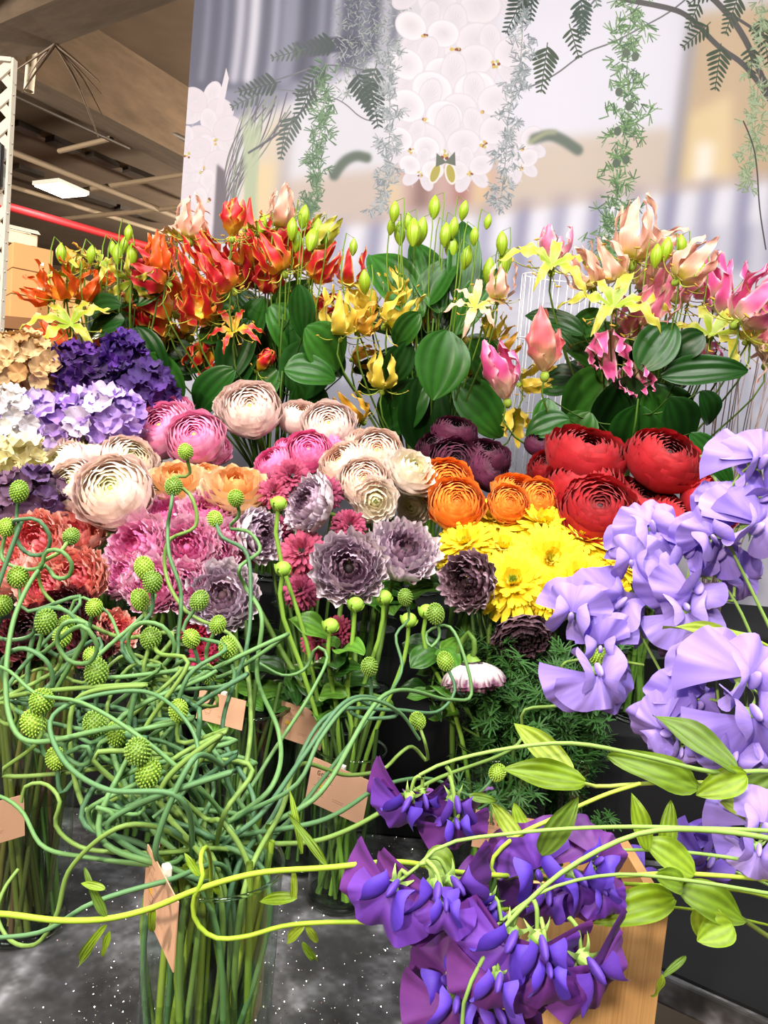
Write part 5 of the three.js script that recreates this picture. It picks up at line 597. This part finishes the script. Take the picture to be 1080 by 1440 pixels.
// ---------------------------------------------------------------- clematis-like trailing stems with yellow green leaves
const lime = ['#7c9c1a', '#8aaa24', '#70901e', '#96ae30', '#668628'];
function trailer(label, path, leaves, r0, col, o = {}) {
  const J = jars.sweet, pts = path.map((w) => w.isVector3 ? w.clone() : at(...w)), all = o.free ? pts : [V(J.pos.x - 0.02, J.pos.y + 0.014, J.pos.z + 0.01), V(J.pos.x - J.r * 0.5, J.pos.y + J.h, J.pos.z + 0.02), ...pts], t = thing('trailing_vine', label, 'foliage', all[0]), r = rng(leaves.length * 7 + path.length);
  mesh('stem', tube(rel(all, all[0]), r0, r0 * 0.6, all.length * 8, 7), stemMat(col), t);
  leaves.forEach(([x0, y0, x1, y1, w, d, d1, oo]) => putLeaf(t, all[0], at(x0, y0, d), at(x1, y1, d1 || d), w, lime[Math.floor(r() * 5)], { bend: 0.3 + r() * 0.4, fold: 0.3, wave: 0.035, pow: 0.7, veins: 6, seed: Math.floor(r() * 4), face: V((r() - 0.5) * 0.6, 0.7, 0.8), mat: { roughness: 0.5, transmission: 0.3 }, ...oo }));
  return t;
}
trailer('yellow green vine with paired leaves above the chrysanthemum jar', [[1120, 1130, .56], [1040, 1105, .54], [960, 1100, .52], [890, 1103, .5], [840, 1106, .5], [810, 1098, .49]], [[822, 1100, 712, 1076, 46, .48, .47], [806, 1092, 722, 1010, 40, .49, .52], [980, 1108, 862, 1056, 54, .5, .5], [1036, 1085, 930, 990, 48, .5, .52], [985, 1110, 905, 1075, 30, .51, .53], [1050, 1090, 985, 1115, 44, .5, .49], [1060, 1150, 1030, 1125, 40, .52, .5], [1020, 1145, 1090, 1090, 50, .54, .52]], 0.0022, '#a9bd58');
trailer('yellow green vine crossing in front of the kraft cards', [[1120, 1240, .5], [1020, 1232, .49], [940, 1228, .48], [860, 1232, .47], [760, 1222, .46], [700, 1235, .46], [690, 1215, .46], [720, 1180, .46], [780, 1150, .46], [850, 1118, .47], [900, 1102, .48]], [[760, 1200, 812, 1128, 36, .45, .44], [735, 1190, 690, 1125, 26, .46, .48], [745, 1195, 722, 1120, 24, .46, .48], [600, 1200, 640, 1225, 44, .43, .42], [910, 1195, 895, 1120, 30, .48, .48], [660, 1120, 702, 1124, 16, .46, .46], [935, 1205, 945, 1130, 28, .49, .49]], 0.0021, '#a5bf45');
trailer('yellow green vine with drooping leaves beside the wooden box', [[1110, 1330, .5], [1040, 1290, .49], [990, 1262, .48], [955, 1256, .48], [930, 1240, .48]], [[948, 1262, 838, 1288, 52, .47, .45], [955, 1250, 1062, 1292, 56, .48, .47], [975, 1230, 915, 1175, 50, .48, .48], [990, 1270, 1000, 1330, 50, .48, .47], [960, 1245, 930, 1230, 36, .47, .46], [1030, 1300, 985, 1320, 46, .47, .46], [930, 1370, 925, 1415, 14, .46, .46], [965, 1345, 930, 1375, 10, .47, .46]], 0.0026, '#5f7032');
trailer('pale yellow green vine lying across the front vase', [V(-0.46, TABLE + 0.004, -0.52), V(-0.4, TABLE + 0.06, -0.47), [-60, 1290, .43], [0, 1285, .42], [80, 1294, .42], [150, 1292, .42], [210, 1278, .42], [280, 1250, .42], [360, 1228, .42], [460, 1220, .42], [560, 1212, .42], [640, 1226, .44], [720, 1232, .46], [820, 1240, .5], [940, 1246, .53], [1060, 1256, .56], [1150, 1290, .58]], [[150, 1290, 115, 1225, 14, .42, .42], [148, 1250, 112, 1240, 12, .42, .42], [150, 1300, 85, 1378, 16, .42, .42], [155, 1310, 140, 1350, 12, .42, .42], [215, 1275, 210, 1325, 14, .42, .42], [418, 1262, 358, 1264, 18, .42, .42], [412, 1265, 415, 1225, 12, .42, .42], [460, 1218, 405, 1140, 14, .42, .43], [425, 1200, 408, 1105, 10, .43, .44]], 0.0022, '#98b636', { free: true });
trailer('thin yellow green vine looping under the front vase rim', [jars.front.pos.clone().add(V(0, 0.05, 0)), jars.front.pos.clone().add(V(0.005, jars.front.h + 0.004, jars.front.r * 0.8)), [290, 1192, .46], [282, 1212, .425], [285, 1235, .42], [272, 1265, .42], [275, 1295, .42], [300, 1318, .42], [340, 1318, .42], [400, 1302, .42], [460, 1297, .42], [560, 1296, .42], [660, 1285, .44], [740, 1276, .47], [860, 1272, .52], [980, 1280, .56], [1120, 1310, .58]], [[428, 1302, 395, 1328, 16, .42, .42], [430, 1302, 452, 1332, 12, .42, .42], [425, 1325, 450, 1362, 12, .42, .42], [610, 1290, 605, 1350, 18, .425, .42], [590, 1290, 590, 1345, 12, .425, .42], [280, 1232, 260, 1200, 12, .42, .42], [300, 1240, 310, 1262, 10, .42, .42]], 0.0017, '#94b234', { free: true });
trailer('long lime leaf on a stalk over the black riser', [[1130, 960, .6], [1085, 912, .6], [1060, 898, .6]], [[1068, 900, 936, 872, 26, .6, .6, { pow: 0.6, bend: 0.2, face: V(0, 1, 0.5) }]], 0.002, '#8fae3c');
// ---------------------------------------------------------------- ranunculus foliage: soft cut leaves in the jars
{ const r = rng(55); [['mid', 470, 930, 60, 70, 0.98, 'mauve ranunculus jar'], ['mid2', 420, 940, 60, 60, 1.04, 'half hidden jar'], ['pink', 345, 950, 50, 60, 1.02, 'jar behind the front vase'], ['mum', 640, 930, 60, 60, 0.98, 'chrysanthemum foliage jar'], ['magenta', 220, 900, 70, 50, 1.04, 'magenta carnation jar'], ['left', 60, 960, 70, 50, 0.92, 'wide left vase'], ['blush', 560, 800, 60, 50, 1.2, 'blush ranunculus jar'], ['orange', 690, 900, 70, 60, 1.14, 'orange ranunculus jar'], ['red', 910, 800, 60, 50, 1.24, 'red ranunculus jar'], ['apricot', 300, 880, 80, 60, 1.2, 'apricot ranunculus jar']].forEach(([J, cx, cy, wx, wy, d, n], q) => { const jr = jars[J]; for (let k = 0; k < 3; k++) {
  const end = at(cx + (r() - 0.5) * wx, cy + (r() - 0.5) * wy, d), pts = stemPts(jr, end, V(0, 1, 0), r), t = thing('leaf_sprig', `sprig of cut green leaves in the ${n}`, 'foliage', pts[0], `leaf sprigs in the ${n}`); mesh('stem', tube(rel(pts, pts[0]), 0.0024, 0.0016, 12, 5), stemMat('#4f7030'), t);
  for (let i = 0; i < 7; i++) { const p0 = end.clone().add(V((r() - 0.5) * 0.03, -r() * 0.07, (r() - 0.5) * 0.03)), a = r() * 6.28, p1 = p0.clone().add(V(Math.cos(a) * 0.04, 0.015 + (r() - 0.4) * 0.04, Math.sin(a) * 0.04).multiplyScalar(0.7 + r() * 0.8)); putLeaf(t, pts[0], p0, p1, 0, ['#34601f', '#487a28', '#5c8e30', '#284e1c'][Math.floor(r() * 4)], { wr: [0.22, 0.3, 0.38][Math.floor(r() * 3)], bend: 0.9, wave: 0.06, seed: Math.floor(r() * 3), face: V(0, 1, 0.6) }); } } }); }
// closed green ranunculus buds
[[392, 708, .98, 'mid'], [398, 800, .95, 'mid'], [540, 840, .98, 'mid'], [575, 872, .98, 'mid'], [500, 850, .96, 'mid'], [600, 860, .98, 'mum'], [465, 880, .96, 'mid']].forEach(([px, py, d, J], i) => { const r = rng(i + 70), p = at(px, py, d), pts = stemPts(jars[J], p, V(0, 1, 0), r), t = thing('ranunculus_bud', 'small closed green bud among the mauve ranunculus stems', 'flower bud', pts[0], 'closed green buds'); mesh('stem', tube(rel(pts, pts[0]), 0.0036, 0.003, 14, 6), stemMat('#79a03c'), t); const g = new THREE.SphereGeometry(0.011, 12, 9); g.scale(1, 0.9, 1); mesh('bud', g, stemMat('#8fb544'), t).position.copy(p).sub(pts[0]); for (let k = 0; k < 5; k++) { const a = k * 1.2566, q = p.clone().add(V(0, -0.008, 0)); putLeaf(t, pts[0], q, q.clone().add(V(Math.cos(a) * 0.016, 0.01, Math.sin(a) * 0.016)), 0, '#9cc04c', { wr: 0.22, bend: -1 }); } });

// ---------------------------------------------------------------- kraft name cards
function cardTex(lines, seed) { return canvasTexture(512, 320, (g, w, h) => { const r = rng(seed); g.fillStyle = '#c79a7c'; g.fillRect(0, 0, w, h); for (let i = 0; i < 1500; i++) { g.fillStyle = r() < 0.5 ? 'rgba(120,80,55,0.16)' : 'rgba(240,210,180,0.14)'; g.fillRect(r() * w, r() * h, 1 + r() * 6, 1); }
  g.fillStyle = '#4a2c22'; g.font = '30px sans-serif'; g.fillText(lines[0], 56, 62); g.font = 'bold 48px sans-serif'; g.fillText(lines[1], 60, 110);
  g.strokeStyle = '#5a3a2c'; g.lineWidth = 2; if (!lines[1]) for (const [y, h, n] of [[52, 10, 7], [94, 20, 6]]) for (let k = 0; k < n; k++) { const x = 64 + k * h * 1.3; g.beginPath(); g.moveTo(x, y + h); g.lineTo(x + h * (0.2 + r() * 0.5), y - h * r()); g.lineTo(x + h * 0.8, y + h * r()); g.stroke(); } for (const [x0, x1, y] of [[70, 200, 128], [70, 210, 140], [230, 330, 232], [230, 320, 246], [90, 150, 248]]) { g.beginPath(); g.moveTo(x0, y); g.lineTo(x1, y); g.stroke(); }
  g.fillStyle = '#d8a81e'; for (let k = 0; k < 7; k++) { g.beginPath(); g.ellipse(104 + Math.cos(k * 0.9) * 16, 176 + Math.sin(k * 0.9) * 12, 12, 6, k * 0.9, 0, 7); g.fill(); }
  g.strokeStyle = '#3a241c'; g.lineWidth = 3; g.beginPath(); g.moveTo(50, 184); g.quadraticCurveTo(100, 196, 160, 188); g.stroke(); g.beginPath(); g.moveTo(80, 196); g.lineTo(92, 232); g.lineTo(140, 232); g.lineTo(150, 198); g.stroke(); }); }
function card(label, J, px, py, d, w, yaw, roll, lines, seed, hh = 0.6, pitch = 0) {
  const J0 = jars[J], nx = Math.sin(R(yaw)), nz = Math.cos(R(yaw)); let p = null, bestE = 1e9; // on the tangent plane of its jar, slid until it stands under its pixel
  for (let k = -40; k <= 40; k++) { const q = V(J0.pos.x + nx * (J0.r + 0.006) + nz * k * 0.0015, 0, J0.pos.z + nz * (J0.r + 0.006) - nx * k * 0.0015), h = at(px, py, -q.z); if (Math.abs(h.x - q.x) < bestE) { bestE = Math.abs(h.x - q.x); p = V(q.x, h.y, q.z); } }
    const W = w, H = w * hh, t = thing('name_card', label, 'card', p); t.rotation.set(R(pitch), R(yaw), R(roll), 'YXZ');
  const m = new THREE.MeshStandardMaterial({ map: cardTex(lines, seed), roughness: 0.9 }), kraft = mat('#b98c6e', { roughness: 0.9 }); const b = mesh('card_sheet', new THREE.BoxGeometry(W, H, 0.0008), [kraft, kraft, kraft, kraft, m, kraft], t);
  mesh('clip', new RoundedBoxGeometry(0.008, 0.014, 0.006, 1, 0.0015), mat('#d8d2c4'), t).position.set(0.0, H / 2 - 0.003, -0.003);
}
card('kraft name card tilted on the front vase', 'front', 225, 1272, 0.49, 0.076, -58, 0, ['', ''], 1, 0.62);
card('kraft name card reading Ranunculus on the jar beside the front vase', 'mid', 475, 1112, 0.885, 0.084, -26, -6, ['Ranunculus', 'Gotha'], 2, 0.7);
card('kraft name card reading Rina on the chrysanthemum foliage jar', 'mum', 712, 1172, 0.84, 0.08, -8, -1, ['Ranunculus', 'Rina Miel'], 3);
card('kraft name card on the jar behind the front vase', 'pink', 310, 998, 0.93, 0.066, -14, -4, ['', ''], 4);
card('kraft name card half covered by stems on the hidden jar', 'mid2', 424, 1020, 0.97, 0.068, -22, -4, ['', ''], 5, 0.75);
card('kraft name card on the wide left vase', 'left', -8, 1158, 0.62, 0.06, 40, 4, ['', ''], 6, 0.8);
// ---------------------------------------------------------------- things behind the lilies
{ const p = at(785, 470, 1.84), t = thing('ribbed_vase', 'tall clear ribbed vase standing behind the pink flame lilies', 'vase', V(p.x, RISE2, p.z)), H = at(785, 390, 1.84).y - RISE2; for (let i = 0; i < 18; i++) { const a = i / 18 * 6.283; mesh('rib', bar(V(Math.cos(a) * 0.09, 0, Math.sin(a) * 0.03), V(Math.cos(a) * 0.1, H, Math.sin(a) * 0.035), 0.0012, 5), mat('#f4f4f8', { roughness: 0.3 }), t); }
  for (const y of [0.003, H * 0.5, H * 0.8, H]) { const pts = []; for (let i = 0; i <= 24; i++) { const a = i / 24 * 6.283, k = 0.09 + 0.01 * y / H; pts.push(V(Math.cos(a) * k, y, Math.sin(a) * k * 0.35)); } mesh('ring', tube(pts, 0.0014, 0.0014, 36, 5), mat('#f4f4f8', { roughness: 0.3 }), t); } }
{ const r = rng(81), p = at(1040, 560, 1.6), t = thing('twig_bundle', 'bundle of greyish willow twigs right of the pink lilies', 'twigs', V(p.x, RISE2, -1.62)); for (let i = 0; i < 22; i++) { const a = (r() - 0.5) * 1.6, e = V(Math.sin(a) * 0.16 + 0.04, p.y - RISE2 + 0.02 + r() * 0.12, (r() - 0.5) * 0.1); mesh('twig', tube([V((r() - 0.5) * 0.06, 0, (r() - 0.5) * 0.04), e.clone().multiplyScalar(0.5).add(V((r() - 0.5) * 0.05, 0, 0)), e], 0.0022, 0.001, 8, 4), mat(['#b09a98', '#8c7a78', '#6c5c58'][i % 3], { roughness: 0.8 }), t); } }
renderer.render(scene, camera);
